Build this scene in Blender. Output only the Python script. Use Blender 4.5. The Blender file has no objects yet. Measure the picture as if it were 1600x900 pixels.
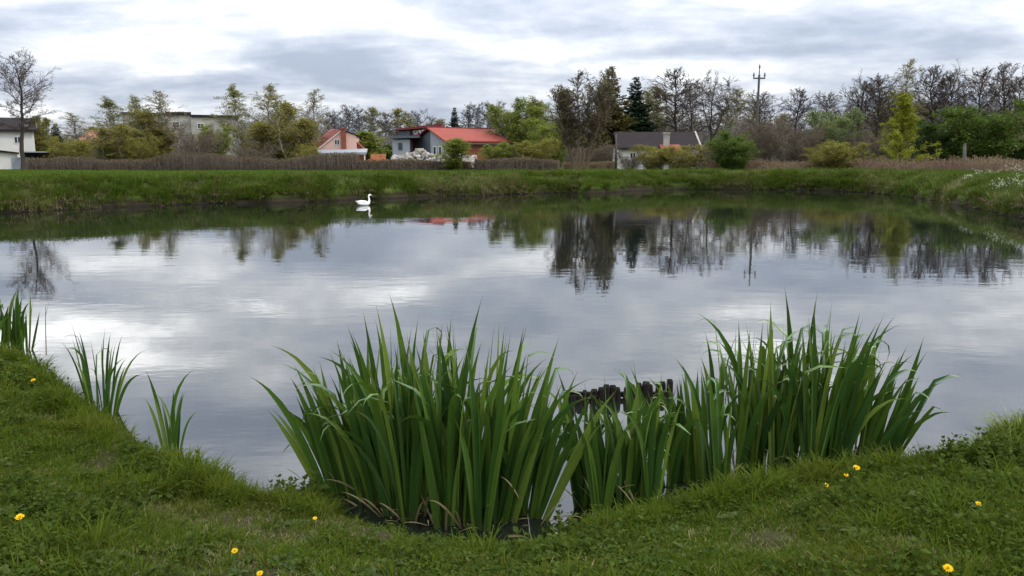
import bpy, math, random
import numpy as np
from mathutils import Vector

# ------------------------------------------------------------------ camera, sky, sun, exposure
SC = bpy.context.scene
COL = SC.collection
F = 1256.0                     # focal length in pixels of the 1600 px wide photograph
CAMZ = 1.95                    # eye height above the water
PITCH = math.atan(202.0 / F)
cam = bpy.data.cameras.new("camera")
cam.sensor_width = 36.0
cam.lens = 36.0 * F / 1600.0
cam.clip_start = 0.05
cam.clip_end = 9000.0
camo = bpy.data.objects.new("camera", cam)
COL.objects.link(camo)
camo.location = (0, 0, CAMZ)
camo.rotation_euler = (math.pi / 2 - PITCH, 0, 0)
SC.camera = camo

SUN_EL, SUN_AZ = math.radians(46), math.radians(100)   # azimuth clockwise from +y: behind the camera, to the right
world = bpy.data.worlds.new("World")
SC.world = world
world.use_nodes = True
wt = world.node_tree
wt.nodes.clear()
def wn(t, **k):
    n = wt.nodes.new(t)
    for a, b in k.items():
        setattr(n, a, b)
    return n
def wmath(op, a, b=None, clamp=False):
    n = wn('ShaderNodeMath', operation=op, use_clamp=clamp)
    for i, v in enumerate((a, b)):
        if v is None: continue
        if isinstance(v, (int, float)): n.inputs[i].default_value = v
        else: wt.links.new(v, n.inputs[i])
    return n.outputs[0]
sky = wn('ShaderNodeTexSky', sky_type='NISHITA')
sky.sun_disc = False
sky.sun_elevation = SUN_EL
sky.sun_rotation = SUN_AZ
sky.air_density = 1.0; sky.dust_density = 2.0
tc = wn('ShaderNodeTexCoord')
sp = wn('ShaderNodeSeparateXYZ'); wt.links.new(tc.outputs['Generated'], sp.inputs[0])
zc = wmath('MAXIMUM', sp.outputs[2], 0.0)
den = wmath('ADD', zc, 0.20)
cx = wmath('DIVIDE', sp.outputs[0], den)
cy = wmath('DIVIDE', sp.outputs[1], den)
cb = wn('ShaderNodeCombineXYZ'); wt.links.new(cx, cb.inputs[0]); wt.links.new(cy, cb.inputs[1])
cb.inputs[2].default_value = 3.7
def cloud_noise(scale, detail, rough, dist, off, stretch=(1, 1, 1)):
    mp = wn('ShaderNodeMapping'); wt.links.new(cb.outputs[0], mp.inputs[0])
    mp.inputs['Location'].default_value = off
    mp.inputs['Scale'].default_value = stretch
    n = wn('ShaderNodeTexNoise', noise_dimensions='3D')
    wt.links.new(mp.outputs[0], n.inputs['Vector'])
    n.inputs['Scale'].default_value = scale; n.inputs['Detail'].default_value = detail
    n.inputs['Roughness'].default_value = rough; n.inputs['Distortion'].default_value = dist
    return n.outputs[0]
n_big = cloud_noise(1.5, 8, 0.50, 0.6, (6.5, 3.0, 3.3), (0.75, 1.25, 1))
n_fine = cloud_noise(4.5, 6, 0.58, 0.2, (1.1, 7.7, 2.0))
dens = wmath('ADD', wmath('MULTIPLY', n_big, 0.70), wmath('MULTIPLY', n_fine, 0.30))
ramp = wn('ShaderNodeValToRGB'); wt.links.new(dens, ramp.inputs[0])
cr = ramp.color_ramp; cr.interpolation = 'B_SPLINE'
# colours are a third of the cloud's radiance (a ramp cannot go above one)
cr.elements[0].position = 0.36; cr.elements[0].color = (0.138, 0.158, 0.198, 1)
cr.elements[1].position = 0.75; cr.elements[1].color = (0.95, 0.95, 0.95, 1)
e = cr.elements.new(0.44); e.color = (0.182, 0.203, 0.245, 1)
e = cr.elements.new(0.52); e.color = (0.243, 0.258, 0.286, 1)
e = cr.elements.new(0.59); e.color = (0.325, 0.335, 0.352, 1)
e = cr.elements.new(0.645); e.color = (0.52, 0.525, 0.53, 1)
# an overcast dome is brighter towards the zenith
lum = wmath('ADD', 0.78, wmath('MULTIPLY', zc, 2.0))
cl = wn('ShaderNodeVectorMath', operation='SCALE'); wt.links.new(ramp.outputs[0], cl.inputs[0]); wt.links.new(lum, cl.inputs['Scale'])
bg1 = wn('ShaderNodeBackground'); wt.links.new(sky.outputs[0], bg1.inputs[0]); bg1.inputs[1].default_value = 0.10
bg2 = wn('ShaderNodeBackground'); wt.links.new(cl.outputs[0], bg2.inputs[0]); bg2.inputs[1].default_value = 3.0
mixs = wn('ShaderNodeMixShader'); mixs.inputs[0].default_value = 0.9
wt.links.new(bg1.outputs[0], mixs.inputs[1]); wt.links.new(bg2.outputs[0], mixs.inputs[2])
wo = wn('ShaderNodeOutputWorld'); wt.links.new(mixs.outputs[0], wo.inputs[0])

sl = bpy.data.lights.new("sun", 'SUN')
sl.energy = 1.5; sl.angle = math.radians(12); sl.color = (1.0, 0.94, 0.86)
so = bpy.data.objects.new("sun", sl); COL.objects.link(so)
sd_ = Vector((math.sin(SUN_AZ) * math.cos(SUN_EL), math.cos(SUN_AZ) * math.cos(SUN_EL), math.sin(SUN_EL)))
so.rotation_euler = sd_.to_track_quat('Z', 'Y').to_euler()
so.location = (20, -20, 30)

vs = SC.view_settings
vs.view_transform = 'Standard'; vs.look = 'None'; vs.exposure = 0.25; vs.gamma = 1.0; vs.use_curve_mapping = False
SC.render.engine = 'CYCLES'
SC.cycles.use_denoising = True
SC.cycles.use_adaptive_sampling = True; SC.cycles.adaptive_threshold = 0.02
SC.cycles.max_bounces = 4; SC.cycles.diffuse_bounces = 2; SC.cycles.glossy_bounces = 2
SC.cycles.transmission_bounces = 3; SC.cycles.transparent_max_bounces = 8; SC.cycles.volume_bounces = 0
SC.cycles.sample_clamp_indirect = 6.0

# ------------------------------------------------------------------ helpers
CT, ST = math.cos(PITCH), math.sin(PITCH)
def ray(px, py):
    a, b = (px - 800) / F, (450 - py) / F
    return np.array([a, CT + b * ST, -ST + b * CT])
def on_plane(px, py, z):               # where the line of sight meets the height z
    d = ray(px, py); t = (z - CAMZ) / d[2]
    return np.array([0, 0, CAMZ]) + d * t
def at_depth(px, py, Y):               # where it meets the upright plane y = Y
    d = ray(px, py); t = Y / d[1]
    return np.array([0, 0, CAMZ]) + d * t

def smooth(a, b, x):
    t = np.clip((x - a) / (b - a), 0, 1)
    return t * t * (3 - 2 * t)
_perm = np.random.RandomState(5).rand(256, 256)
def vnoise(x, y, s=1.0, o=0):
    x = np.asarray(x, float) * s + 17.3 * o + 1000; y = np.asarray(y, float) * s + 9.1 * o + 1000
    xi, yi = np.floor(x).astype(int), np.floor(y).astype(int)
    fx, fy = x - xi, y - yi
    fx = fx * fx * (3 - 2 * fx); fy = fy * fy * (3 - 2 * fy)
    g = lambda i, j: _perm[i % 256, j % 256]
    return (g(xi, yi) * (1 - fx) + g(xi + 1, yi) * fx) * (1 - fy) + (g(xi, yi + 1) * (1 - fx) + g(xi + 1, yi + 1) * fx) * fy
def fbm(x, y, s=1.0, o=0, n=4):
    v, a, t = 0, 1.0, 0
    for i in range(n):
        v = v + a * vnoise(x, y, s * 2 ** i, o + i); t += a; a *= 0.5
    return v / t

def mesh_from(name, V, faces, mats, midx=None, attr=None, smooth_shade=False):
    """V (n,3); faces: list of integer arrays (k,3) or (k,4); midx: one material index per array"""
    me = bpy.data.meshes.new(name)
    V = np.asarray(V, np.float32)
    faces_ = [np.asarray(f, np.int32) for f in faces]
    keep = [i for i, f in enumerate(faces_) if len(f)]
    loops = np.concatenate([faces_[i].ravel() for i in keep])
    counts = np.concatenate([np.full(len(faces_[i]), faces_[i].shape[1], np.int32) for i in keep])
    me.vertices.add(len(V)); me.vertices.foreach_set('co', V.ravel())
    me.loops.add(len(loops)); me.loops.foreach_set('vertex_index', loops)
    me.polygons.add(len(counts))
    starts = np.concatenate([[0], np.cumsum(counts)[:-1]]).astype(np.int32)
    me.polygons.foreach_set('loop_start', starts)
    if midx is not None:
        mi = np.concatenate([np.full(len(faces_[i]), midx[i], np.int32) for i in keep])
        me.polygons.foreach_set('material_index', mi)
    if smooth_shade:
        me.polygons.foreach_set('use_smooth', np.ones(len(counts), bool))
    for m in mats: me.materials.append(m)
    if attr is not None:
        a = me.attributes.new('tint', 'FLOAT', 'POINT'); a.data.foreach_set('value', np.asarray(attr, np.float32))
    me.update(calc_edges=True)
    return me
def link(name, me, parent=None, loc=(0, 0, 0)):
    o = bpy.data.objects.new(name, me); COL.objects.link(o)
    o.location = loc
    if parent is not None: o.parent = parent
    return o
def empty(name, loc=(0, 0, 0), rz=0.0):
    o = bpy.data.objects.new(name, None); COL.objects.link(o); o.location = loc; o.rotation_euler = (0, 0, rz)
    o.empty_display_size = 0.3
    return o
def tag(o, label=None, cat=None, group=None, kind=None):
    if label: o['label'] = label
    if cat: o['category'] = cat
    if group: o['group'] = group
    if kind: o['kind'] = kind
    return o

class MB:
    """collects small solid pieces; build() links them as one mesh object"""
    def __init__(s): s.v = []; s.f = []
    def add(s, V, Fs):
        b = len(s.v); s.v += [tuple(map(float, p)) for p in V]; s.f += [tuple(b + i for i in f) for f in Fs]; return s
    def box(s, x0, x1, y0, y1, z0, z1):
        V = [(x, y, z) for z in (z0, z1) for y in (y0, y1) for x in (x0, x1)]
        return s.add(V, [(0, 2, 3, 1), (4, 5, 7, 6), (0, 1, 5, 4), (2, 6, 7, 3), (0, 4, 6, 2), (1, 3, 7, 5)])
    def prism(s, poly, d):
        """closed polygon (list of points) pushed along vector d"""
        n = len(poly); d = np.array(d, float)
        V = [np.array(p, float) for p in poly]; V += [p + d for p in V]
        Fs = [tuple(range(n))[::-1], tuple(range(n, 2 * n))] + [(i, (i + 1) % n, n + (i + 1) % n, n + i) for i in range(n)]
        return s.add(V, Fs)
    def tube(s, pts, rad, k=8, cap=True):
        pts = [Vector(p) for p in pts]; rings = []
        V = []; Fs = []
        up = Vector((0.0, 0.0, 1.0))
        for i, p in enumerate(pts):
            t = (pts[min(i + 1, len(pts) - 1)] - pts[max(i - 1, 0)]).normalized()
            a = t.cross(up if abs(t.z) < 0.95 else Vector((1, 0, 0))).normalized(); b = t.cross(a)
            r = rad[i] if hasattr(rad, '__len__') else rad
            for j in range(k):
                an = 2 * math.pi * j / k
                V.append(p + (a * math.cos(an) + b * math.sin(an)) * r)
        for i in range(len(pts) - 1):
            for j in range(k):
                Fs.append((i * k + j, i * k + (j + 1) % k, (i + 1) * k + (j + 1) % k, (i + 1) * k + j))
        if cap:
            Fs.append(tuple(range(k))[::-1]); Fs.append(tuple(range((len(pts) - 1) * k, len(pts) * k)))
        return s.add(V, Fs)
    def mesh(s, name, mat, smooth_shade=False):
        me = bpy.data.meshes.new(name); me.from_pydata(s.v, [], s.f); me.materials.append(mat)
        if smooth_shade:
            for p in me.polygons: p.use_smooth = True
        me.update(); return me
    def build(s, name, mat, parent=None, smooth_shade=False):
        return link(name, s.mesh(name, mat, smooth_shade), parent)

# ------------------------------------------------------------------ materials
class MT:
    def __init__(s, name):
        s.m = bpy.data.materials.new(name); s.m.use_nodes = True; s.t = s.m.node_tree; s.t.nodes.clear()
        s.out = s.n('ShaderNodeOutputMaterial')
    def n(s, t, **k):
        n = s.t.nodes.new(t)
        for a, b in k.items(): setattr(n, a, b)
        return n
    def l(s, a, b): s.t.links.new(a, b)
    def noise(s, scale, detail=4, rough=0.55, vec=None, dist=0.0):
        n = s.n('ShaderNodeTexNoise'); n.inputs['Scale'].default_value = scale; n.inputs['Detail'].default_value = detail
        n.inputs['Roughness'].default_value = rough; n.inputs['Distortion'].default_value = dist
        if vec is None:
            g = s.n('ShaderNodeNewGeometry'); vec = g.outputs['Position']
        s.l(vec, n.inputs['Vector']); return n.outputs[0]
    def ramp(s, fac, stops):
        r = s.n('ShaderNodeValToRGB'); s.l(fac, r.inputs[0]); c = r.color_ramp
        c.elements[0].position, c.elements[0].color = stops[0][0], (*stops[0][1], 1)
        c.elements[1].position, c.elements[1].color = stops[-1][0], (*stops[-1][1], 1)
        for p, col in stops[1:-1]:
            e = c.elements.new(p); e.color = (*col, 1)
        return r.outputs[0]
    def mix(s, fac, a, b, mode='MIX'):
        n = s.n('ShaderNodeMix', data_type='RGBA', blend_type=mode)
        for i, v in ((0, fac), (6, a), (7, b)):
            if isinstance(v, (int, float)): n.inputs[i].default_value = v
            elif isinstance(v, tuple): n.inputs[i].default_value = (*v, 1)
            else: s.l(v, n.inputs[i])
        return n.outputs[2]
    def math(s, op, a, b=0.0, clamp=False):
        n = s.n('ShaderNodeMath', operation=op, use_clamp=clamp)
        for i, v in enumerate((a, b)):
            if isinstance(v, (int, float)): n.inputs[i].default_value = v
            else: s.l(v, n.inputs[i])
        return n.outputs[0]
    def bump(s, h, dist, strength=1.0):
        b = s.n('ShaderNodeBump'); b.inputs['Strength'].default_value = strength; b.inputs['Distance'].default_value = dist
        s.l(h, b.inputs['Height']); return b.outputs[0]
    def principled(s, col, rough=0.7, normal=None, spec=0.3):
        p = s.n('ShaderNodeBsdfPrincipled')
        if isinstance(col, tuple): p.inputs['Base Color'].default_value = (*col, 1)
        else: s.l(col, p.inputs['Base Color'])
        if isinstance(rough, (int, float)): p.inputs['Roughness'].default_value = rough
        else: s.l(rough, p.inputs['Roughness'])
        p.inputs['Specular IOR Level'].default_value = spec
        if normal is not None: s.l(normal, p.inputs['Normal'])
        s.l(p.outputs[0], s.out.inputs[0]); return p

def mat_plain(name, c, rough=0.75, var=0.25, scale=1.5, bump=0.0, bscale=20):
    m = MT(name)
    nz = m.noise(scale, 5)
    col = m.mix(m.math('MULTIPLY', nz, 1.0), tuple(v * (1 - var) for v in c), tuple(min(1, v * (1 + var)) for v in c))
    nrm = m.bump(m.noise(bscale, 4), bump) if bump else None
    m.principled(col, rough, nrm, 0.12); return m.m

def mat_leaf(name, ca, cb, cc, trans=0.35, gloss=0.25, rough=0.45, big=0.6):
    """thin leaf: colours from ca to cb with the leaf's own tint, patches of cc"""
    m = MT(name)
    at = m.n('ShaderNodeAttribute', attribute_name='tint')
    oi = m.n('ShaderNodeObjectInfo')
    f = m.math('ADD', m.math('MULTIPLY', at.outputs['Fac'], 0.65), m.math('MULTIPLY', oi.outputs['Random'], 0.35))
    col = m.mix(f, ca, cb)
    nz = m.math('MULTIPLY', m.math('SUBTRACT', m.noise(big, 3), 0.48), 5.0, clamp=True)
    col = m.mix(m.math('MULTIPLY', nz, 0.6), col, cc)
    d = m.n('ShaderNodeBsdfDiffuse'); m.l(col, d.inputs[0])
    t = m.n('ShaderNodeBsdfTranslucent'); m.l(m.mix(0.5, col, (0.12, 0.16, 0.01)), t.inputs[0])
    mx = m.n('ShaderNodeMixShader'); mx.inputs[0].default_value = trans; m.l(d.outputs[0], mx.inputs[1]); m.l(t.outputs[0], mx.inputs[2])
    if gloss:
        g = m.n('ShaderNodeBsdfGlossy'); g.inputs['Roughness'].default_value = rough
        fr = m.n('ShaderNodeFresnel'); fr.inputs[0].default_value = 1.4
        m2 = m.n('ShaderNodeMixShader'); m.l(m.math('MULTIPLY', fr.outputs[0], gloss * 0.4), m2.inputs[0]); m.l(mx.outputs[0], m2.inputs[1]); m.l(g.outputs[0], m2.inputs[2])
        mx = m2
    m.l(mx.outputs[0], m.out.inputs[0]); return m.m

def mat_bark(name, ca, cb, scale=4.0):
    m = MT(name)
    oi = m.n('ShaderNodeObjectInfo')
    f = m.math('ADD', m.math('MULTIPLY', m.noise(scale, 4), 0.7), m.math('MULTIPLY', oi.outputs['Random'], 0.3))
    m.principled(m.mix(f, ca, cb), 0.9, None, 0.1); return m.m

M = {}
M['bark_alder'] = mat_bark('bark_alder', (0.035, 0.028, 0.024), (0.085, 0.07, 0.06))
M['twig_alder'] = mat_bark('twig_alder', (0.045, 0.034, 0.028), (0.11, 0.085, 0.068))
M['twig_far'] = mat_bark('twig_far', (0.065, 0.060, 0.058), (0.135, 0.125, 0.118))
M['twig_purple'] = mat_bark('twig_purple', (0.088, 0.070, 0.053), (0.165, 0.132, 0.100))
M['twig_tan'] = mat_bark('twig_tan', (0.10, 0.075, 0.045), (0.20, 0.15, 0.095))
M['bark_birch'] = mat_bark('bark_birch', (0.16, 0.15, 0.13), (0.60, 0.58, 0.54), 3.0)
M['leaf_birch'] = mat_leaf('leaf_birch', (0.22, 0.22, 0.075), (0.38, 0.37, 0.15), (0.26, 0.24, 0.11), 0.4, 0.1)
M['leaf_willow'] = mat_leaf('leaf_willow', (0.15, 0.20, 0.030), (0.30, 0.34, 0.07), (0.21, 0.23, 0.045), 0.4, 0.1)
M['leaf_olive'] = mat_leaf('leaf_olive', (0.20, 0.185, 0.038), (0.34, 0.30, 0.07), (0.24, 0.20, 0.06), 0.35, 0.05)
M['leaf_green'] = mat_leaf('leaf_green', (0.050, 0.095, 0.015), (0.13, 0.19, 0.03), (0.085, 0.13, 0.025), 0.35, 0.15)
M['leaf_dark'] = mat_leaf('leaf_dark', (0.030, 0.060, 0.016), (0.075, 0.12, 0.026), (0.045, 0.075, 0.022), 0.3, 0.15)
M['leaf_yellow'] = mat_leaf('leaf_yellow', (0.21, 0.23, 0.022), (0.37, 0.38, 0.045), (0.25, 0.25, 0.03), 0.4, 0.1)
M['leaf_pale'] = mat_leaf('leaf_pale', (0.13, 0.17, 0.06), (0.26, 0.30, 0.13), (0.16, 0.19, 0.08), 0.35, 0.1)
M['leaf_brown'] = mat_leaf('leaf_brown', (0.095, 0.068, 0.044), (0.19, 0.14, 0.09), (0.11, 0.075, 0.05), 0.2, 0.0)
M['needle'] = mat_leaf('needle', (0.010, 0.022, 0.014), (0.028, 0.05, 0.026), (0.018, 0.03, 0.02), 0.1, 0.1)
M['needle_brown'] = mat_leaf('needle_brown', (0.075, 0.066, 0.026), (0.16, 0.135, 0.055), (0.10, 0.08, 0.035), 0.2, 0.0)
M['grass'] = mat_leaf('grass_blade', (0.034, 0.063, 0.007), (0.105, 0.142, 0.015), (0.100, 0.102, 0.019), 0.35, 0.0, 0.5, 1.6)
M['grass_far'] = mat_leaf('grass_far', (0.042, 0.088, 0.009), (0.105, 0.165, 0.018), (0.105, 0.120, 0.022), 0.35, 0.05, 0.5, 0.35)
M['grass_bright'] = mat_leaf('grass_bright', (0.10, 0.15, 0.015), (0.22, 0.27, 0.035), (0.18, 0.20, 0.04), 0.4, 0.15)
M['weed'] = mat_leaf('weed_leaf', (0.028, 0.054, 0.009), (0.085, 0.118, 0.022), (0.048, 0.066, 0.013), 0.3, 0.06)
M['straw'] = mat_leaf('straw', (0.16, 0.12, 0.06), (0.34, 0.27, 0.15), (0.2, 0.14, 0.08), 0.2, 0.1)
M['reed_dry'] = mat_leaf('reed_dry', (0.13, 0.085, 0.06), (0.29, 0.21, 0.145), (0.15, 0.095, 0.075), 0.2, 0.0, 0.5, 0.25)
M['petal_white'] = mat_leaf('petal_white', (0.45, 0.48, 0.36), (0.66, 0.67, 0.58), (0.5, 0.52, 0.36), 0.3, 0.0)
M['wood_old'] = mat_plain('wood_old', (0.016, 0.014, 0.011), 0.9, 0.6, 9, 0.01, 40)
M['white_wall'] = mat_plain('white_wall', (0.62, 0.60, 0.56), 0.85, 0.16, 0.8)
M['grey_block'] = mat_plain('grey_block', (0.34, 0.33, 0.29), 0.9, 0.3, 0.6)
M['pink_wall'] = mat_plain('pink_wall', (0.66, 0.42, 0.34), 0.85, 0.08, 0.7)
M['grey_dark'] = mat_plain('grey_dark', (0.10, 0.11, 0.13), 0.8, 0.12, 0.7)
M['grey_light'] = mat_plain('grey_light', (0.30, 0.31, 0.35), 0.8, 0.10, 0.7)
M['roof_red'] = mat_plain('roof_red', (0.27, 0.066, 0.048), 0.7, 0.2, 1.2)
M['roof_maroon'] = mat_plain('roof_maroon', (0.15, 0.035, 0.035), 0.65, 0.2, 1.2)
M['roof_dark'] = mat_plain('roof_dark', (0.026, 0.020, 0.020), 0.9, 0.35, 1.5)
M['brick_red'] = mat_plain('brick_red', (0.23, 0.075, 0.05), 0.85, 0.3, 2.5)
M['terracotta'] = mat_plain('terracotta', (0.36, 0.17, 0.11), 0.8, 0.2, 1.2)
M['orange'] = mat_plain('orange_brick', (0.52, 0.20, 0.10), 0.85, 0.25, 3.0)
M['concrete'] = mat_plain('concrete', (0.10, 0.094, 0.085), 0.9, 0.25, 2.5)
M['rubble'] = mat_plain('rubble', (0.36, 0.33, 0.29), 0.9, 0.5, 1.6)
M['white_trim'] = mat_plain('white_trim', (0.72, 0.71, 0.68), 0.7, 0.06)
M['sheet'] = mat_plain('sheet_roof', (0.30, 0.32, 0.34), 0.5, 0.1)
M['insulator'] = mat_plain('insulator', (0.16, 0.15, 0.14), 0.4, 0.2)
_g = MT('window_glass'); _g.principled((0.03, 0.035, 0.045), 0.08, None, 0.6); M['glass'] = _g.m
_s = MT('swan_plumage'); _s.principled(_s.mix(_s.noise(18, 3), (0.78, 0.77, 0.72), (0.9, 0.89, 0.86)), 0.8, _s.bump(_s.noise(30, 3), 0.006)); M['swan'] = _s.m
M['bill'] = mat_plain('bill_orange', (0.55, 0.17, 0.03), 0.5, 0.1)
M['black'] = mat_plain('black_skin', (0.02, 0.02, 0.02), 0.5, 0.1)
M['dandelion'] = mat_plain('dandelion_yellow', (0.80, 0.50, 0.010), 0.7, 0.12, 60)
M['stem'] = mat_plain('stem_green', (0.10, 0.15, 0.05), 0.6, 0.2, 30)

# iris leaf: paler ribbed blade, each leaf its own tone
m = MT('iris_leaf')
at = m.n('ShaderNodeAttribute', attribute_name='tint'); oi = m.n('ShaderNodeObjectInfo')
c0 = m.ramp(oi.outputs['Random'], [(0.0, (0.017, 0.050, 0.012)), (0.4, (0.038, 0.090, 0.013)), (0.72, (0.082, 0.148, 0.018)), (1.0, (0.16, 0.22, 0.035))])
c0 = m.mix(m.math('MULTIPLY', m.noise(14, 3), 0.35), c0, (0.035, 0.075, 0.02))
tip = m.math('MULTIPLY', m.math('SUBTRACT', at.outputs['Fac'], m.math('ADD', 0.86, m.math('MULTIPLY', oi.outputs['Random'], 0.12))), 10.0, clamp=True)
c0 = m.mix(m.math('MULTIPLY', tip, 0.6), c0, (0.20, 0.15, 0.05))
bas = m.math('MULTIPLY', m.math('SUBTRACT', 0.14, at.outputs['Fac']), 6.0, clamp=True)
c0 = m.mix(m.math('MULTIPLY', bas, 0.6), c0, (0.10, 0.085, 0.035))
d = m.n('ShaderNodeBsdfDiffuse'); m.l(c0, d.inputs[0])
t = m.n('ShaderNodeBsdfTranslucent'); m.l(m.mix(0.4, c0, (0.14, 0.20, 0.01)), t.inputs[0])
mx = m.n('ShaderNodeMixShader'); mx.inputs[0].default_value = 0.27; m.l(d.outputs[0], mx.inputs[1]); m.l(t.outputs[0], mx.inputs[2])
g = m.n('ShaderNodeBsdfGlossy'); g.inputs['Roughness'].default_value = 0.45; g.inputs['Color'].default_value = (0.7, 0.85, 0.65, 1)
fr = m.n('ShaderNodeFresnel'); fr.inputs[0].default_value = 1.42
m2 = m.n('ShaderNodeMixShader'); m.l(m.math('MULTIPLY', fr.outputs[0], 0.14), m2.inputs[0]); m.l(mx.outputs[0], m2.inputs[1]); m.l(g.outputs[0], m2.inputs[2])
m.l(m2.outputs[0], m.out.inputs[0]); M['iris'] = m.m

# water: calm, dark below, faint ripples in drifting patches
m = MT('pond_water')
geo = m.n('ShaderNodeNewGeometry')
mp = m.n('ShaderNodeMapping'); m.l(geo.outputs['Position'], mp.inputs[0]); mp.inputs['Scale'].default_value = (0.75, 1.5, 1)
r1 = m.noise(2.2, 3, 0.5, mp.outputs[0]); r2 = m.noise(7.5, 2, 0.5, mp.outputs[0])
mp2 = m.n('ShaderNodeMapping'); m.l(geo.outputs['Position'], mp2.inputs[0]); mp2.inputs['Scale'].default_value = (0.35, 1.0, 1)
patch = m.math('MULTIPLY', m.math('SUBTRACT', m.noise(0.35, 3, 0.5, mp2.outputs[0]), 0.42), 4.0, clamp=True)
h = m.math('ADD', r1, m.math('MULTIPLY', m.math('MULTIPLY', r2, 0.35), patch))
h = m.math('MULTIPLY', h, m.math('ADD', m.math('MULTIPLY', patch, 0.7), 0.3))
p = m.principled((0.010, 0.012, 0.010), 0.01, m.bump(h, 0.0026, 1.0), 0.5)
p.inputs['IOR'].default_value = 2.0
M['water'] = m.m

# ground: turf and soil
m = MT('turf_ground')
n1 = m.noise(0.9, 5, 0.6); n2 = m.noise(9, 5, 0.65)
green = m.mix(n2, (0.040, 0.058, 0.014), (0.075, 0.098, 0.022))
soil = m.mix(n2, (0.022, 0.018, 0.010), (0.058, 0.047, 0.026))
at = m.n('ShaderNodeAttribute', attribute_name='tint')
col = m.mix(at.outputs['Fac'], green, soil)
geo = m.n('ShaderNodeNewGeometry'); sepz = m.n('ShaderNodeSeparateXYZ'); m.l(geo.outputs['Position'], sepz.inputs[0])
wet = m.math('MULTIPLY', m.math('SUBTRACT', 0.16, sepz.outputs[2]), 9.0, clamp=True)   # bare wet mud at the water's edge
col = m.mix(wet, col, (0.022, 0.017, 0.012))
far = m.math('MULTIPLY', m.math('SUBTRACT', sepz.outputs[1], 20.0), 0.08, clamp=True)
meadow = m.mix(m.noise(0.25, 4), (0.045, 0.080, 0.012), (0.085, 0.11, 0.022))
bank = m.math('MULTIPLY', m.math('SUBTRACT', m.math('ADD', 0.10, m.math('MULTIPLY', m.noise(0.5, 4), 0.55)), sepz.outputs[2]), 6.0, clamp=True)   # bare eroded face of the far bank
meadow = m.mix(bank, meadow, m.mix(n2, (0.016, 0.012, 0.008), (0.045, 0.034, 0.020)))
col = m.mix(m.math('MULTIPLY', far, m.math('SUBTRACT', 1.0, wet)), col, meadow)
m.principled(col, 0.95, m.bump(n2, 0.02), 0.1)
M['ground'] = m.m

# ------------------------------------------------------------------ ground sheet with the pond basin
near_px = [(0, 536), (60, 562), (120, 607), (180, 652), (250, 692), (320, 712), (400, 750), (480, 748), (560, 772), (640, 795),
           (740, 815), (830, 812), (900, 792), (980, 778), (1060, 757), (1150, 736), (1250, 724), (1340, 712), (1400, 706), (1440, 704),
           (1500, 692), (1560, 662), (1640, 632)]
near = [on_plane(x, y, 0.20)[:2] for x, y in near_px]
far_px = [(1640, 352), (1600, 340), (1560, 331), (1520, 323), (1460, 313), (1400, 304), (1340, 300), (1270, 297), (1200, 297), (1130, 296),
          (1050, 296), (980, 298), (930, 303), (880, 301), (800, 303), (740, 307), (690, 306), (620, 309), (540, 313), (460, 316),
          (380, 317), (300, 319), (220, 323), (150, 326), (80, 329), (0, 332), (-60, 334)]
farp = [on_plane(x, y, 0.0)[:2] for x, y in far_px]
outline = near + [np.array(q) for q in ((5.6, 6.9), (9, 8.2), (16, 11.5), (21, 17), (21.5, 22))] + farp + \
          [np.array(q) for q in ((-24, 27), (-22, 20), (-15, 14), (-9, 10.2), (-6.2, 8.3))]
POND = np.array(outline)
# round the corners a little
for _ in range(2):
    nx = np.roll(POND, -1, 0)
    POND = np.stack([POND * 0.75 + nx * 0.25, POND * 0.25 + nx * 0.75], 1).reshape(-1, 2)
def signed_distance(x, y):
    """positive on land"""
    x = np.asarray(x, float).ravel(); y = np.asarray(y, float).ravel()
    A = POND; B = np.roll(POND, -1, 0)
    best = np.full(x.shape, 1e9); inside = np.zeros(x.shape, bool)
    for (ax, ay), (bx, by) in zip(A, B):
        dx, dy = bx - ax, by - ay
        t = np.clip(((x - ax) * dx + (y - ay) * dy) / (dx * dx + dy * dy + 1e-12), 0, 1)
        best = np.minimum(best, (x - ax - t * dx) ** 2 + (y - ay - t * dy) ** 2)
        cond = ((ay > y) != (by > y))
        with np.errstate(divide='ignore', invalid='ignore'):
            xi = (bx - ax) * (y - ay) / (by - ay) + ax
        inside ^= cond & (x < xi)
    d = np.sqrt(best)
    return np.where(inside, -d, d)
def ground_z(x, y, sd=None):
    x = np.asarray(x, float); y = np.asarray(y, float); shp = x.shape
    if sd is None: sd = signed_distance(x, y).reshape(shp)
    wob = (fbm(x, y, 0.5, 3) - 0.5)
    sdf = sd + wob * 1.1 * smooth(18, 28, y) + wob * 0.12
    nearz = 0.17 * smooth(-0.02, 0.22, sdf) + 0.17 * smooth(0.1, 1.3, sdf) + 0.05 * (fbm(x, y, 1.7, 7) - 0.5) * smooth(0.0, 0.5, sdf) \
        + 0.035 * (fbm(x, y, 7.0, 9, 3) - 0.5) * smooth(0.05, 0.4, sdf)
    nearz = nearz + 0.16 * smooth(-2.2, -4.5, x) * smooth(0.0, 1.0, sdf)
    ero = fbm(x, y, 0.22, 12)
    farz = 0.42 * smooth(0.0, 0.12 + 0.22 * ero, sdf) + 0.58 * smooth(0.12, 1.0 + 0.9 * ero, sdf) - 0.20 * smooth(1.8, 7.0, sdf) + 0.16 * (fbm(x, y, 0.45, 21) - 0.5) * smooth(0.4, 2, sdf) \
        + 0.10 * (fbm(x, y, 0.9, 31) - 0.5) * smooth(0.2, 1, sdf)
    w = smooth(12, 24, np.hypot(x, y))
    land = nearz * (1 - w) + farz * w
    bed = -0.9 * smooth(0.0, 1.8, -sdf)
    return np.where(sdf > 0, land, bed)
def gz(x, y): return float(ground_z(np.array([x]), np.array([y]))[0])

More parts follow.
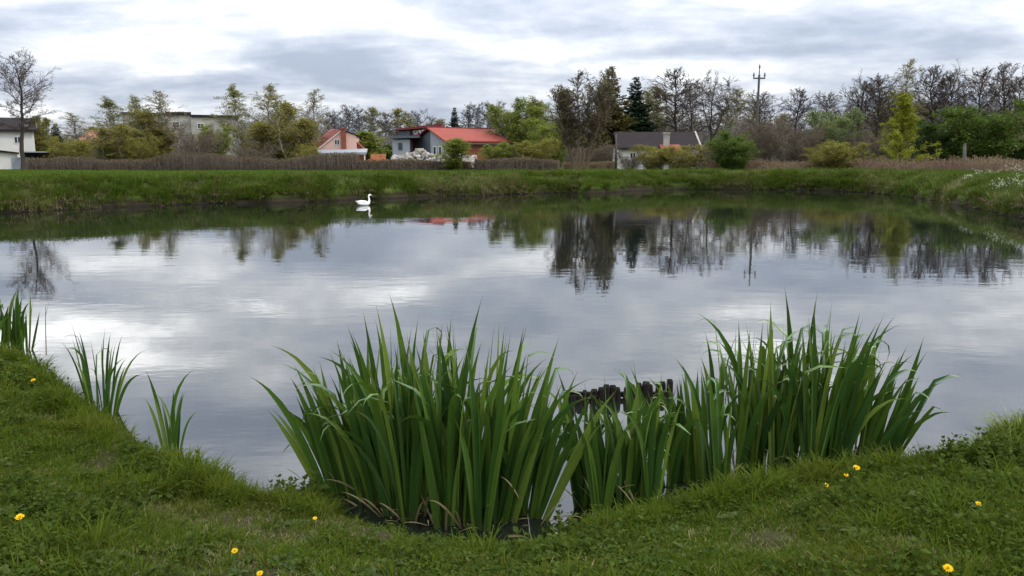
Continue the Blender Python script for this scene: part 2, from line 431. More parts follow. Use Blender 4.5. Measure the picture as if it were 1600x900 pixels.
BARE_SPOTS = [(on_plane(a, b, 0.3)[:2], r) for a, b, r in ((430, 812, 0.20), (330, 790, 0.22), (660, 884, 0.20), (600, 800, 0.14), (1450, 886, 0.16), (200, 770, 0.2), (900, 868, 0.2), (1180, 840, 0.18), (1060, 800, 0.12))]
def bare(x, y):
    """0 under full turf, 1 on trodden soil"""
    v = np.clip(7.0 * (fbm(x, y, 2.6, 44) * 0.55 + fbm(x, y, 0.9, 40) * 0.45 - 0.525), 0, 1)
    edge = fbm(x, y, 6.0, 47) - 0.5
    for (cx_, cy_), r in BARE_SPOTS:
        d = np.hypot((x - cx_) * 0.75, y - cy_) / r + edge * 1.6
        v = np.maximum(v, 0.95 * smooth(1.25, 0.35, d))
    return v
radii = np.concatenate([np.arange(0.4, 2.6, 0.2), np.arange(2.6, 9.0, 0.045), np.arange(9.0, 25, 0.35), np.arange(25, 60, 0.22),
                        np.geomspace(60, 6000, 60)])
angs = np.concatenate([np.radians(np.arange(-44, 44, 0.24)), np.radians(np.arange(44, 316, 3.2))])
R_, A_ = np.meshgrid(radii, angs, indexing='ij')
gx, gy = (R_ * np.sin(A_)), (R_ * np.cos(A_))
gzv = ground_z(gx, gy)
nr, na = gx.shape
V = np.stack([gx.ravel(), gy.ravel(), gzv.ravel()], 1)
idx = np.arange(nr * na).reshape(nr, na); nxt = np.roll(idx, -1, 1)
quads = np.stack([idx[:-1].ravel(), nxt[:-1].ravel(), nxt[1:].ravel(), idx[1:].ravel()], 1)[:, ::-1]
V = np.vstack([V, [[0, 0, gz(0, 0)]]]); c = len(V) - 1
tris = np.stack([np.full(na, c), nxt[0], idx[0]], 1)[:, ::-1]
gm = mesh_from('ground', V, [quads, tris], [M['ground']], attr=bare(V[:, 0], V[:, 1]), smooth_shade=True)
ground = tag(link('ground', gm), kind='structure', label='grassy ground with the pond basin cut into it')

# water sheet over the basin only
lo, hi = POND.min(0) - 0.5, POND.max(0) + 0.5
wm = mesh_from('water', [(lo[0], lo[1], 0), (hi[0], lo[1], 0), (hi[0], hi[1], 0), (lo[0], hi[1], 0)], [np.array([[0, 1, 2, 3]])], [M['water']])
tag(link('water', wm), kind='structure', label='calm dark pond water mirroring the cloudy sky')

# ------------------------------------------------------------------ trees
def unit(v): return v / (np.linalg.norm(v, axis=-1, keepdims=True) + 1e-9)
def kids(rng, p0, d, L, n, ang, lf, up=0.0, tmin=0.2, horiz=0.0):
    """n straight children on each straight parent"""
    P = np.repeat(p0, n, 0); D = np.repeat(d, n, 0); LL = np.repeat(L, n)
    t = rng.uniform(tmin, 1.0, len(P))
    r = unit(rng.normal(size=P.shape)); perp = unit(r - (r * D).sum(1, keepdims=True) * D)
    a = np.radians(ang) * rng.uniform(0.6, 1.3, len(P))
    nd = D * np.cos(a)[:, None] + perp * np.sin(a)[:, None]
    nd[:, 2] = nd[:, 2] * (1 - horiz) + up
    nd = unit(nd)
    nl = LL * lf * rng.uniform(0.55, 1.25, len(P)) * (1.15 - 0.55 * t)
    return P + D * (LL * t)[:, None], nd, nl
def cones(p0, d, L, r):
    """thin three-sided spikes"""
    ref = np.where(np.abs(d[:, 2:3]) < 0.9, np.array([[0, 0, 1.0]]), np.array([[1.0, 0, 0]]))
    a = unit(np.cross(d, ref)); b = np.cross(d, a)
    r = np.asarray(r).reshape(-1, 1) * np.ones((len(p0), 1))
    base = [p0 + r * (a * math.cos(k) + b * math.sin(k)) for k in (0, 2.094, 4.189)]
    V = np.stack(base + [p0 + d * L[:, None]], 1).reshape(-1, 3)
    i = np.arange(len(p0)) * 4
    Fc = np.concatenate([np.stack([i, i + 1, i + 3], 1), np.stack([i + 1, i + 2, i + 3], 1), np.stack([i + 2, i, i + 3], 1)])
    return V, Fc
def leaves(rng, c, size, aspect=0.55, up=0.3, axis=None):
    """small folded diamonds: two triangles each with a crease"""
    n = len(c)
    ax = unit(rng.normal(size=(n, 3))) if axis is None else unit(axis + 0.5 * rng.normal(size=(n, 3)))
    nm = rng.normal(size=(n, 3)); nm[:, 2] += up; sd = unit(np.cross(ax, nm)); nn = np.cross(sd, ax)
    s = (np.asarray(size) * rng.uniform(0.6, 1.3, n))[:, None]
    a = c; b = c + ax * s * 0.5 + sd * s * aspect * 0.5 + nn * s * 0.1; d_ = c + ax * s * 0.5 - sd * s * aspect * 0.5 + nn * s * 0.1; e_ = c + ax * s
    V = np.stack([a, b, e_, d_], 1).reshape(-1, 3)
    i = np.arange(n) * 4
    return V, np.concatenate([np.stack([i, i + 1, i + 2], 1), np.stack([i, i + 2, i + 3], 1)])
def tube_np(pts, rad, k=5):
    pts = np.asarray(pts); n = len(pts)
    t = unit(np.gradient(pts, axis=0))
    ref = np.where(np.abs(t[:, 2:3]) < 0.9, np.array([[0, 0, 1.0]]), np.array([[1.0, 0, 0]]))
    a = unit(np.cross(t, ref)); b = np.cross(t, a)
    an = np.arange(k) * 2 * math.pi / k
    V = pts[:, None] + np.asarray(rad)[:, None, None] * (a[:, None] * np.cos(an)[None, :, None] + b[:, None] * np.sin(an)[None, :, None])
    i = np.arange(n * k).reshape(n, k); j = np.roll(i, -1, 1)
    return V.reshape(-1, 3), np.stack([i[:-1].ravel(), j[:-1].ravel(), j[1:].ravel(), i[1:].ravel()], 1)
class Acc:
    def __init__(s): s.V = []; s.F = []; s.M = []; s.T = []; s.n = 0
    def add(s, V, Fc, mi=0, tint=None):
        s.V.append(V); s.F.append(Fc + s.n); s.M.append(mi); s.n += len(V)
        s.T.append(np.zeros(len(V)) if tint is None else tint)
    def mesh(s, name, mats, smooth_shade=False):
        return mesh_from(name, np.vstack(s.V), s.F, mats, s.M, np.concatenate(s.T), smooth_shade)

def make_tree(seed, H=10.0, stems=1, spread=0.0, r0=0.16, t0=0.3, n1=34, L1=0.26, prof='oval', ang1=55, curve=0.25, n2=7, n3=5, n4=4,
              lf=0.42, ang=42, up=0.12, droop=0.0, twr=0.012, leaf_n=0, leaf_s=0.12, mats=('bark_alder', 'twig_alder', 'leaf_green'), wob=0.02,
              stem_h=(1.0, 1.0), leaf_up=0.3, leaf_level=4, forks=0):
    rng = np.random.default_rng(seed)
    T, C = Acc(), Acc()
    P2, D2, L2_ = [], [], []
    lines = []
    for s in range(stems):
        h = H * rng.uniform(*stem_h)
        az = 2 * math.pi * (s + rng.uniform(-0.2, 0.2)) / max(stems, 1)
        lean = spread * rng.uniform(0.4, 1.1)
        n = 12; tt = np.linspace(0, 1, n)
        off = np.cumsum(rng.normal(size=(n, 2)) * wob * h / math.sqrt(n), 0); off -= off[0]
        pts = np.stack([np.cos(az) * (0.03 * H * (stems > 1) + lean * h * tt ** 0.8) + off[:, 0], np.sin(az) * (0.03 * H * (stems > 1) + lean * h * tt ** 0.8) + off[:, 1], h * tt], 1)
        rr = r0 * (H / 10) * (1 - 0.9 * tt) * (1 if stems == 1 else 0.75); rr[0] *= 1.35
        lines.append((pts, rr, tt))
    for f in range(forks):                       # heavy limbs that part from the trunk
        pts0, rr0, tt = lines[0]
        k = 4 + f % 3; az = rng.uniform(0, 6.28); n = 10; u = np.linspace(0, 1, n)
        ln = (H - pts0[k, 2]) * rng.uniform(0.75, 0.98)
        pts = pts0[k] + np.stack([np.cos(az) * 0.38 * ln * u ** 0.7, np.sin(az) * 0.38 * ln * u ** 0.7, ln * u], 1) + np.cumsum(rng.normal(size=(n, 3)) * 0.012 * ln, 0) * u[:, None]
        lines.append((pts, rr0[k] * 0.8 * (1 - 0.9 * u), np.linspace(0.45, 1, n)))
    for li, (pts, rr, tt) in enumerate(lines):
        v, fq = tube_np(pts, rr, 7); T.add(v, fq, 0)
        m_ = max(4, int(n1 / max(1, len(lines)) ** 0.6))
        for b in range(m_):
            t = t0 + (1 - t0) * (b + rng.uniform(0, 1)) / m_
            if t < tt[0]: t = tt[0] + (1 - tt[0]) * rng.uniform(0.1, 1)
            p = np.array([np.interp(t, tt, pts[:, i]) for i in range(3)])
            q = (t - t0) / (1 - t0)
            if prof == 'oval': w = math.sin(math.pi * (0.12 + 0.80 * q)) ** 0.8
            elif prof == 'spire': w = max(0.08, 1.05 - q) ** 0.65 * min(1.0, 0.35 + 2.2 * q)
            elif prof == 'cone': w = 1.05 - 0.9 * q
            elif prof == 'top': w = 0.35 + 0.75 * math.sin(math.pi * (0.1 + 0.75 * q))
            else: w = 0.8
            az = b * 2.399 + rng.uniform(-0.5, 0.5)
            a = math.radians(ang1 * (1.15 - 0.55 * q)) * rng.uniform(0.8, 1.2)
            d0 = np.array([math.cos(az) * math.sin(a), math.sin(az) * math.sin(a), math.cos(a)])
            ln = L1 * H * w * rng.uniform(0.65, 1.15)
            k = 6; pp = [p]; d = d0
            for i in range(k - 1):
                d = unit(d + np.array([0, 0, curve / (k - 1)]) + rng.normal(size=3) * 0.13)
                pp.append(pp[-1] + d * ln / (k - 1))
            pp = np.array(pp)
            rb = np.interp(t, tt, rr) * 0.45
            rb = min(rb, 0.012 * ln + 0.012)
            v, fq = tube_np(pp, np.linspace(rb, twr * 1.1, k), 4); T.add(v, fq, 0)
            for i in range(k - 1):
                P2.append(pp[i]); D2.append(unit(pp[i + 1] - pp[i])); L2_.append(ln)
    P2, D2, L2_ = np.array(P2), np.array(D2), np.array(L2_)
    # second order: on every piece of a limb
    sel = rng.random(len(P2) * 3) < n2 / 15.0
    Pb, Db, Lb = np.repeat(P2, 3, 0)[sel], np.repeat(D2, 3, 0)[sel], np.repeat(L2_, 3)[sel]
    seg = Lb / 5.0
    p2 = Pb + Db * (seg * rng.random(len(Pb)))[:, None]
    r = unit(rng.normal(size=Pb.shape)); perp = unit(r - (r * Db).sum(1, keepdims=True) * Db)
    a = np.radians(ang) * rng.uniform(0.7, 1.3, len(Pb))
    d2 = Db * np.cos(a)[:, None] + perp * np.sin(a)[:, None]; d2[:, 2] += up; d2 = unit(d2)
    l2 = Lb * lf * rng.uniform(0.5, 1.2, len(Pb))
    v, fc = cones(p2, d2, l2, twr * 1.4); C.add(v, fc, 0)
    p3, d3, l3 = kids(rng, p2, d2, l2, n3, ang, lf * 1.25, up - droop * 0.5)
    v, fc = cones(p3, d3, l3, twr); C.add(v, fc, 0)
    if n4:
        p4, d4, l4 = kids(rng, p3, d3, l3, n4, ang, 0.62, up * 0.5 - droop)
        v, fc = cones(p4, d4, l4, twr * 0.75); C.add(v, fc, 0)
    else: p4, d4, l4 = p3, d3, l3
    if leaf_n:
        ps, ds, ls = (p4, d4, l4) if leaf_level == 4 else (p3, d3, l3)
        i = rng.integers(0, len(ps), leaf_n)
        c = ps[i] + ds[i] * (ls[i] * rng.uniform(0.1, 1.1, leaf_n))[:, None] + rng.normal(size=(leaf_n, 3)) * leaf_s * 0.8
        v, fc = leaves(rng, c, leaf_s, 0.6, leaf_up)
        # clumps of one twig share a tone
        base = rng.random(len(ps))[i] * 0.6 + rng.random(leaf_n) * 0.4
        C.add(v, fc, 1, np.repeat(base, 4))
    return T.mesh('trunk', [M[mats[0]]], True), C.mesh('crown', [M[mats[1]], M[mats[2]]])

def make_spruce(seed, H=10.0, width=0.2, needle='needle', dens=1.0):
    rng = np.random.default_rng(seed); T, C = Acc(), Acc()
    tt = np.linspace(0, 1, 8)
    v, fq = tube_np(np.stack([0 * tt, 0 * tt, H * tt], 1), 0.17 * (1 - 0.93 * tt), 6); T.add(v, fq)
    z = 0.06 * H; cc, ax, tn = [], [], []
    while z < H * 0.985:
        q = z / H
        ln0 = width * H * (1 - q) ** 0.85 * (0.9 + 0.15 * math.sin(z * 3.1)) + 0.12
        nb = max(3, int(6 * (1 - q) + 3)); a0 = rng.uniform(0, 6.28)
        for b in range(nb):
            az = a0 + 2 * math.pi * b / nb + rng.uniform(-0.25, 0.25); ln = ln0 * rng.uniform(0.55, 1.2)
            u = np.linspace(0, 1, 5); slope = 0.35 * q - 0.28
            pp = np.stack([np.cos(az) * ln * u, np.sin(az) * ln * u, z + ln * (slope * u + 0.20 * u ** 2.5)], 1)
            v, fq = tube_np(pp, 0.03 * (1 - 0.8 * u) * (1.1 - q), 3); T.add(v, fq)
            n = int(dens * (10 + 42 * ln)); s = rng.random(n) ** 0.7
            c = np.stack([np.interp(s, u, pp[:, i]) for i in range(3)], 1)
            side = rng.choice([-1, 1], n); sp_ = np.stack([-np.sin(az) * side, np.cos(az) * side, -0.35 + 0 * side], 1)
            out = np.array([math.cos(az), math.sin(az), 0.0])
            cc.append(c + rng.normal(size=(n, 3)) * 0.03); ax.append(sp_ * 0.8 + out * 0.8); tn.append(np.full(n, rng.random() * 0.5) + rng.random(n) * 0.5)
        z += H * 0.017 * rng.uniform(0.6, 1.4)
    cc, ax, tn = np.vstack(cc), np.vstack(ax), np.concatenate(tn)
    v, fc = leaves(rng, cc, 0.036 * H * (1.05 - 0.72 * np.clip(cc[:, 2] / H, 0, 1)), 0.45, 0.6, ax); C.add(v, fc, 0, np.repeat(tn, 4))
    return T.mesh('trunk', [M['bark_alder']], True), C.mesh('crown', [M[needle]])

VAR = {}
for i in range(4):
    VAR['alder%d' % i] = make_tree(100 + i, t0=(0.28, 0.38, 0.33, 0.42)[i], L1=(0.22, 0.22, 0.25, 0.25)[i], n1=46, prof=('oval', 'oval', 'top', 'oval')[i], ang1=(52, 60, 50, 62)[i],
                                   n2=9, n3=5, n4=4, wob=0.03, twr=0.017)
VAR['alder_big'] = make_tree(141, t0=0.36, L1=0.30, n1=36, prof='oval', ang1=72, curve=0.45, n2=11, n3=6, n4=4, wob=0.03, r0=0.20, twr=0.012)
VAR['umbrella'] = make_tree(142, t0=0.5, L1=0.30, n1=34, prof='top', ang1=80, curve=0.1, n2=10, n3=6, n4=4, wob=0.05, r0=0.24, forks=2, twr=0.015)
VAR['multi'] = make_tree(143, stems=9, spread=0.24, stem_h=(0.75, 1.0), t0=0.30, n1=84, L1=0.19, ang1=36, n2=9, n3=5, n4=4, r0=0.12, wob=0.03, mats=('twig_tan', 'twig_alder', 'leaf_olive'), leaf_n=5000, leaf_s=0.10, twr=0.019)
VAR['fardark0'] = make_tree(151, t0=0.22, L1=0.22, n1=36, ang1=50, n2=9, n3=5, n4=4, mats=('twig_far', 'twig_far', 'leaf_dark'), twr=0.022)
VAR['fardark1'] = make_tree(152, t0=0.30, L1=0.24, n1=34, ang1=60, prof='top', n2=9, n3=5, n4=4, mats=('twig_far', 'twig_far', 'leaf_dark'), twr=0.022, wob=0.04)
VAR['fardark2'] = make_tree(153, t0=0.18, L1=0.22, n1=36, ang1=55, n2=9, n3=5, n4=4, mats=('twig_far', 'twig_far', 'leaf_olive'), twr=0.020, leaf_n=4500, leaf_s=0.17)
for i in range(3):
    VAR['birch%d' % i] = make_tree(160 + i, r0=0.10, t0=0.16, L1=0.27, n1=48, ang1=42, curve=0.1, prof='spire', n2=8, n3=5, n4=4, droop=0.30, up=0.05, mats=('bark_birch', 'twig_tan', 'leaf_birch'),
                                   leaf_n=(4200, 7500, 2400)[i], leaf_s=0.10, twr=0.010, wob=0.03)
VAR['willow0'] = make_tree(170, stems=5, spread=0.22, stem_h=(0.7, 1.0), t0=0.10, n1=70, L1=0.24, ang1=52, n2=8, n3=4, n4=2, leaf_n=32000, leaf_s=0.17, mats=('bark_alder', 'twig_tan', 'leaf_willow'), wob=0.04)
VAR['willow1'] = make_tree(171, stems=4, spread=0.22, stem_h=(0.75, 1.0), t0=0.08, n1=70, L1=0.24, ang1=50, n2=8, n3=4, n4=2, leaf_n=26000, leaf_s=0.16, droop=0.2, mats=('bark_alder', 'twig_tan', 'leaf_olive'), wob=0.04)
VAR['aspen'] = make_tree(172, stems=6, spread=0.13, stem_h=(0.6, 1.0), t0=0.05, n1=100, L1=0.17, ang1=34, curve=0.2, n2=8, n3=4, n4=2, leaf_n=17000, leaf_s=0.14, mats=('bark_birch', 'twig_tan', 'leaf_olive'), wob=0.05, r0=0.1)
VAR['shrub0'] = make_tree(180, stems=8, spread=0.42, stem_h=(0.6, 1.0), t0=0.06, n1=80, L1=0.30, ang1=56, n2=7, n3=4, n4=2, leaf_n=28000, leaf_s=0.26, mats=('bark_alder', 'twig_tan', 'leaf_green'), wob=0.05, r0=0.1)
VAR['shrub1'] = make_tree(181, stems=7, spread=0.5, stem_h=(0.6, 1.0), t0=0.06, n1=80, L1=0.30, ang1=62, n2=7, n3=4, n4=2, leaf_n=28000, leaf_s=0.24, mats=('bark_alder', 'twig_alder', 'leaf_dark'), wob=0.05, r0=0.1)
VAR['shrub2'] = make_tree(182, stems=8, spread=0.45, stem_h=(0.6, 1.0), t0=0.06, n1=80, L1=0.28, ang1=52, n2=7, n3=4, n4=2, leaf_n=16000, leaf_s=0.24, mats=('twig_tan', 'twig_tan', 'leaf_olive'), wob=0.05, r0=0.09)
VAR['blossom'] = make_tree(183, stems=5, spread=0.4, stem_h=(0.7, 1.0), t0=0.10, n1=70, L1=0.28, ang1=55, n2=7, n3=4, n4=2, leaf_n=22000, leaf_s=0.22, mats=('bark_alder', 'twig_alder', 'leaf_pale'), wob=0.05, r0=0.1)
VAR['thicket'] = make_tree(184, stems=12, spread=0.45, stem_h=(0.55, 1.0), t0=0.05, n1=100, L1=0.22, ang1=40, n2=8, n3=5, n4=3, mats=('twig_purple', 'twig_purple', 'leaf_brown'), leaf_n=4000, leaf_s=0.14, wob=0.05, r0=0.07, twr=0.012)
VAR['column'] = make_tree(185, r0=0.10, t0=0.05, L1=0.36, n1=64, ang1=60, curve=0.45, prof='cone', n2=9, n3=3, n4=2, leaf_n=24000, leaf_s=0.14, lf=0.20, ang=34, mats=('bark_alder', 'twig_tan', 'leaf_yellow'), wob=0.02)
VAR['sapling'] = make_tree(186, r0=0.10, t0=0.08, L1=0.24, n1=40, ang1=48, prof='oval', n2=9, n3=5, n4=3, leaf_n=9000, leaf_s=0.28, mats=('bark_alder', 'twig_tan', 'leaf_willow'), wob=0.03)
VAR['spruce'] = make_spruce(190, width=0.24, dens=1.9)
VAR['larch'] = make_spruce(191, width=0.26, needle='needle_brown', dens=1.6)
EXT = {}
for k, (a, b) in VAR.items():
    co = np.empty(len(b.vertices) * 3, np.float32); b.vertices.foreach_get('co', co); co = co.reshape(-1, 3)
    EXT[k] = (float(np.percentile(co[:, 2], 99.7)), float(np.percentile(np.abs(co[:, 0]), 92)))

_rt = random.Random(77)
def plant(var, name, cat, px, Y, ytop, wpx, label, group=None, base=None):
    """a tree of variant var whose foot stands at column px, distance Y, whose top is seen at row ytop and whose crown is about wpx wide"""
    q = at_depth(px, 250, Y); x = q[0]
    z = gz(x, Y) if base is None else base
    h = at_depth(px, ytop, Y)[2] - z
    w = wpx / F * Y * 0.5
    t, c = VAR[var]
    eh, ew = EXT[var]
    o = empty(name, (x, Y, z - 0.05), _rt.uniform(0, 6.28))
    o.scale = (w / ew, w / ew, h / eh)
    tag(o, label, cat, group)
    link('trunk', t, o); link('crown', c, o)
    return o

# ------------------------------------------------------------------ far buildings
def window(parent, x0, x1, z0, z1, y, name='window', frame='white_trim', depth=0.06, nx=2):
    """an upright window on a wall facing -y in the parent's own axes"""
    w = MB(); t = 0.07
    w.box(x0, x1, y - depth, y + 0.02, z0, z0 + t); w.box(x0, x1, y - depth, y + 0.02, z1 - t, z1)
    w.box(x0, x0 + t, y - depth, y + 0.02, z0 + t, z1 - t); w.box(x1 - t, x1, y - depth, y + 0.02, z0 + t, z1 - t)
    for i in range(1, nx):
        xm = x0 + (x1 - x0) * i / nx
        w.box(xm - 0.03, xm + 0.03, y - depth + 0.005, y + 0.02, z0 + t, z1 - t)
    f = w.build(name, M[frame], parent)
    MB().box(x0 + t, x1 - t, y - 0.02, y + 0.01, z0 + t, z1 - t).build('pane', M['glass'], f)
    return f

def local(px, py, Y, o):
    p = at_depth(px, py, Y); return p[0] - o[0], p[2] - o[2]

# pink house with a brick chimney stack on its gable
Y = 98.0; bx = at_depth(530, 250, Y)[0]; bz = gz(bx, Y); O = (bx, Y, bz)
h_ = tag(empty('pink_house', O, math.radians(6)), 'pink gabled house with brick chimney stripe and flat white porch roof', 'house')
L = lambda px, py: local(px, py, Y, O)
A, B, C_, D_ = L(499, 231), L(531, 205), L(534, 204), L(556, 212)
wl = MB(); wl.prism([(A[0], 0, 0), (A[0], 0, A[1]), (B[0], 0, B[1]), (C_[0], 0, C_[1]), (D_[0], 0, D_[1]), (D_[0], 0, 0)], (0, 7.0, 0)); wl.build('wall', M['pink_wall'], h_)
rf = MB()
n_ = np.array([-(B[1] - A[1]), B[0] - A[0]]); n_ = n_ / np.hypot(*n_) * 0.14
rf.prism([(A[0] - 0.5, -0.12, A[1] - 0.43), (B[0] + 0.1, -0.12, B[1] + 0.06), (B[0] + 0.1 + n_[0], -0.12, B[1] + 0.06 + n_[1]), (A[0] - 0.5 + n_[0], -0.12, A[1] - 0.43 + n_[1])], (-1.9, 7.4, 0.35))
rr_ = rf.build('roof', M['roof_red'], h_)
MB().prism([(A[0] - 0.52, -0.2, A[1] - 0.52), (B[0] + 0.1, -0.2, B[1] - 0.04), (B[0] + 0.1, -0.2, B[1] + 0.08), (A[0] - 0.52, -0.2, A[1] - 0.39)], (0, 0.07, 0)).build('bargeboard', M['white_trim'], rr_)
MB().prism([(C_[0], -0.1, C_[1] + 0.01), (D_[0] + 0.2, -0.1, D_[1] - 0.05), (D_[0] + 0.2, -0.1, D_[1] + 0.09), (C_[0], -0.1, C_[1] + 0.15)], (0, 7.2, 0)).build('roof', M['roof_dark'], h_)
c0_, c1_ = L(533.5, 236), L(540, 201.5); MB().box(c0_[0], c1_[0], -0.28, 0.25, 0, c1_[1]).box(c0_[0] - 0.06, c1_[0] + 0.06, -0.34, 0.31, c1_[1], c1_[1] + 0.12).build('chimney', M['brick_red'], h_)
w0, w1 = L(522.5, 227), L(531, 217.5); window(h_, w0[0], w1[0], w0[1], w1[1], 0)
e0, e1 = L(500, 241), L(574, 236.5)
p_ = MB().prism([(e0[0] - 0.4, -2.6, e0[1] - 0.05), (e1[0], -2.6, e0[1] - 0.05), (e1[0], -2.6, e0[1] + 0.22), (e0[0] - 0.4, -2.6, e0[1] + 0.12)], (0, 2.55, 0.45)).build('porch_roof', M['sheet'], h_)
for k in range(5):
    xx = e0[0] + 0.1 + (e1[0] - e0[0] - 0.3) * k / 4
    MB().box(xx - 0.06, xx + 0.06, -2.5, -2.38, -0.1, e0[1] - 0.05).build('porch_post', M['white_trim'], h_)
s0, s1 = L(556, 223), L(569, 236)
MB().prism([(s0[0], 0.4, s0[1]), (s1[0], 0.4, s1[1]), (s1[0], 0.4, s1[1] + 0.15), (s0[0], 0.4, s0[1] + 0.15)], (0, 5.5, 0)).build('roof', M['roof_red'], h_)
MB().prism([(s0[0] + 0.01, 0.5, 0), (s1[0] - 0.15, 0.5, 0), (s1[0] - 0.15, 0.5, s1[1] + 0.02), (s0[0] + 0.01, 0.5, s0[1] - 0.05)], (0, 5.2, 0)).build('side_wall', M['brick_red'], h_)

# grey house under a bright red roof, turned away to the right
Y = 92.0; nc = at_depth(697, 245, Y); bz = gz(nc[0], Y)
h_ = tag(empty('grey_house', (nc[0], Y, bz), math.radians(34)), 'grey rendered house with long bright red roof and two-tone gable', 'house')
sc_ = Y / F
Lh, Wd = 100 * sc_ / math.cos(math.radians(34)), 56 * sc_ / math.sin(math.radians(34))
eave = at_depth(697, 219, Y)[2] - bz; apex = at_depth(673, 202, Y + 2)[2] - bz + 0.1
hw = Wd * 0.5
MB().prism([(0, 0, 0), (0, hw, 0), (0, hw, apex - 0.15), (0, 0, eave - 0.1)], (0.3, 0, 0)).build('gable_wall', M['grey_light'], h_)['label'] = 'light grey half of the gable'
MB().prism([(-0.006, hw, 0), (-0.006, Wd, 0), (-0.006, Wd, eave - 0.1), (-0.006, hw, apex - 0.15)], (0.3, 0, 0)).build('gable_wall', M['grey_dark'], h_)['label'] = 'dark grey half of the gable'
MB().box(0.31, Lh - 0.6, 0.05, Wd - 0.05, 0, eave - 0.12).build('wall', M['brick_red'], h_)
th = 0.16
ro = MB(); ro.prism([(-0.45, -0.5, eave - 0.55 * (apex - eave) / hw), (-0.45, hw, apex), (-0.45, hw, apex + th), (-0.45, -0.5, eave + th - 0.5 * (apex - eave) / hw)], (Lh, 0, 0))
r1_ = ro.build('roof', M['roof_red'], h_)
ro = MB(); ro.prism([(-0.45, Wd + 0.5, eave - 0.5 * (apex - eave) / hw), (-0.45, hw + 0.004, apex), (-0.45, hw + 0.004, apex + th), (-0.45, Wd + 0.5, eave + th - 0.5 * (apex - eave) / hw)], (Lh, 0, 0))
ro.build('roof', M['roof_maroon'], h_)
MB().tube([(-0.5, hw, apex + th), (Lh - 0.4, hw, apex + th)], 0.10, 6).build('ridge', M['roof_maroon'], r1_)
MB().tube([(-0.45, -0.56, eave - 0.38), (Lh - 0.45, -0.56, eave - 0.38)], 0.07, 6).build('gutter', M['grey_dark'], r1_)
for yy in (0.9, 2.2):      # gable windows, facing the ridge's near end
    wn_ = MB(); wn_.box(-0.08, 0.05, yy, yy + 0.75, 1.3, 1.38); wn_.box(-0.08, 0.05, yy, yy + 0.75, 2.5, 2.58); wn_.box(-0.08, 0.05, yy, yy + 0.07, 1.38, 2.5); wn_.box(-0.08, 0.05, yy + 0.68, yy + 0.75, 1.38, 2.5)
    w_ = wn_.build('window', M['white_trim'], h_); MB().box(-0.03, 0.04, yy + 0.07, yy + 0.68, 1.38, 2.5).build('pane', M['glass'], w_)
# its lower wing with a stepped shed roof behind
def wl_(px, py, dy):       # photograph column/row at an extra distance, in the house's own axes
    p = at_depth(px, py, Y + dy) - np.array([nc[0], Y, bz]); a = math.radians(34)
    return np.array([p[0] * math.cos(a) + p[1] * math.sin(a), -p[0] * math.sin(a) + p[1] * math.cos(a), p[2]])
def quad_wall(pxs, top, dy, name, mat, thick=2.5, bottom=250, dy2=None):
    """upright wall between two columns whose top follows the given rows"""
    a, b = wl_(pxs[0], top[0], dy), wl_(pxs[1], top[1], dy if dy2 is None else dy2)
    v = np.array([math.sin(math.radians(34)), math.cos(math.radians(34)), 0]) * thick
    return MB().prism([(a[0], a[1], -0.1), (b[0], b[1], -0.1), (b[0], b[1], b[2]), (a[0], a[1], a[2])], v).build(name, mat, h_)
quad_wall((613, 640), (218, 218), 3.0, 'wing_wall', M['grey_light'], 5.0)
quad_wall((640.1, 668), (212, 205), 6.0, 'upper_wall', M['roof_maroon'], 4.0)
a, b = wl_(609, 216.5, 2.6), wl_(655, 215, 2.6); v = np.array([math.sin(0.593), math.cos(0.593), 0]) * 5.8
MB().prism([a, b, b + [0, 0, 0.22], a + [0, 0, 0.22]], v).build('wing_roof', M['grey_dark'], h_)
a, b = wl_(617, 204, 6.5), wl_(690, 197.5, 6.5); v = np.array([math.sin(0.593), math.cos(0.593), 0]) * 4.8
MB().prism([a, b, b + [0, 0, 0.35], a + [0, 0, 0.2]], v).build('upper_roof', M['roof_maroon'], h_)
quad_wall((622, 640), (205.5, 204), 6.9, 'upper_wall', M['grey_dark'], 3.5)
a, b = wl_(622.5, 234, 2.96), wl_(628.5, 223, 2.96)
dv = np.array([-math.sin(0.593), -math.cos(0.593), 0]) * 0.05
MB().prism([(a[0], a[1], a[2]), (b[0], b[1], a[2]), (b[0], b[1], b[2]), (a[0], a[1], b[2])], dv).build('window', M['glass'], h_)
a, b = wl_(637, 216, 2.5), wl_(672, 203, 0.8)

# old white cottage with a dark roof
Y = 82.0; bx = at_depth(1030, 250, Y)[0]; bz = gz(bx, Y); O = (bx, Y, bz)
h_ = tag(empty('old_cottage', O, math.radians(-2)), 'low old whitewashed cottage under a dark brown roof, half hidden by shrubs', 'house')
L = lambda px, py: local(px, py, Y, O)
a, b = L(965, 232), L(1096, 231); ridge = local(1030, 208.5, Y + 3.2, (bx, Y, bz))
MB().box(a[0] + 0.1, b[0] - 0.25, 0, 6.4, -0.1, a[1] + 0.05).build('wall', M['white_wall'], h_)
r_ = MB().prism([(a[0] - 0.1, -0.4, a[1] - 0.1), (a[0] - 0.1, 3.2, ridge[1]), (a[0] - 0.1, 3.2, ridge[1] + 0.16), (a[0] - 0.1, -0.4, a[1] + 0.08)], (b[0] - a[0] - 0.1, 0, 0)).build('roof', M['roof_dark'], h_)
MB().prism([(a[0] - 0.1, 6.8, a[1] - 0.1), (a[0] - 0.1, 3.204, ridge[1]), (a[0] - 0.1, 3.204, ridge[1] + 0.16), (a[0] - 0.1, 6.8, a[1] + 0.08)], (b[0] - a[0] - 0.1, 0, 0)).build('roof', M['roof_dark'], h_)
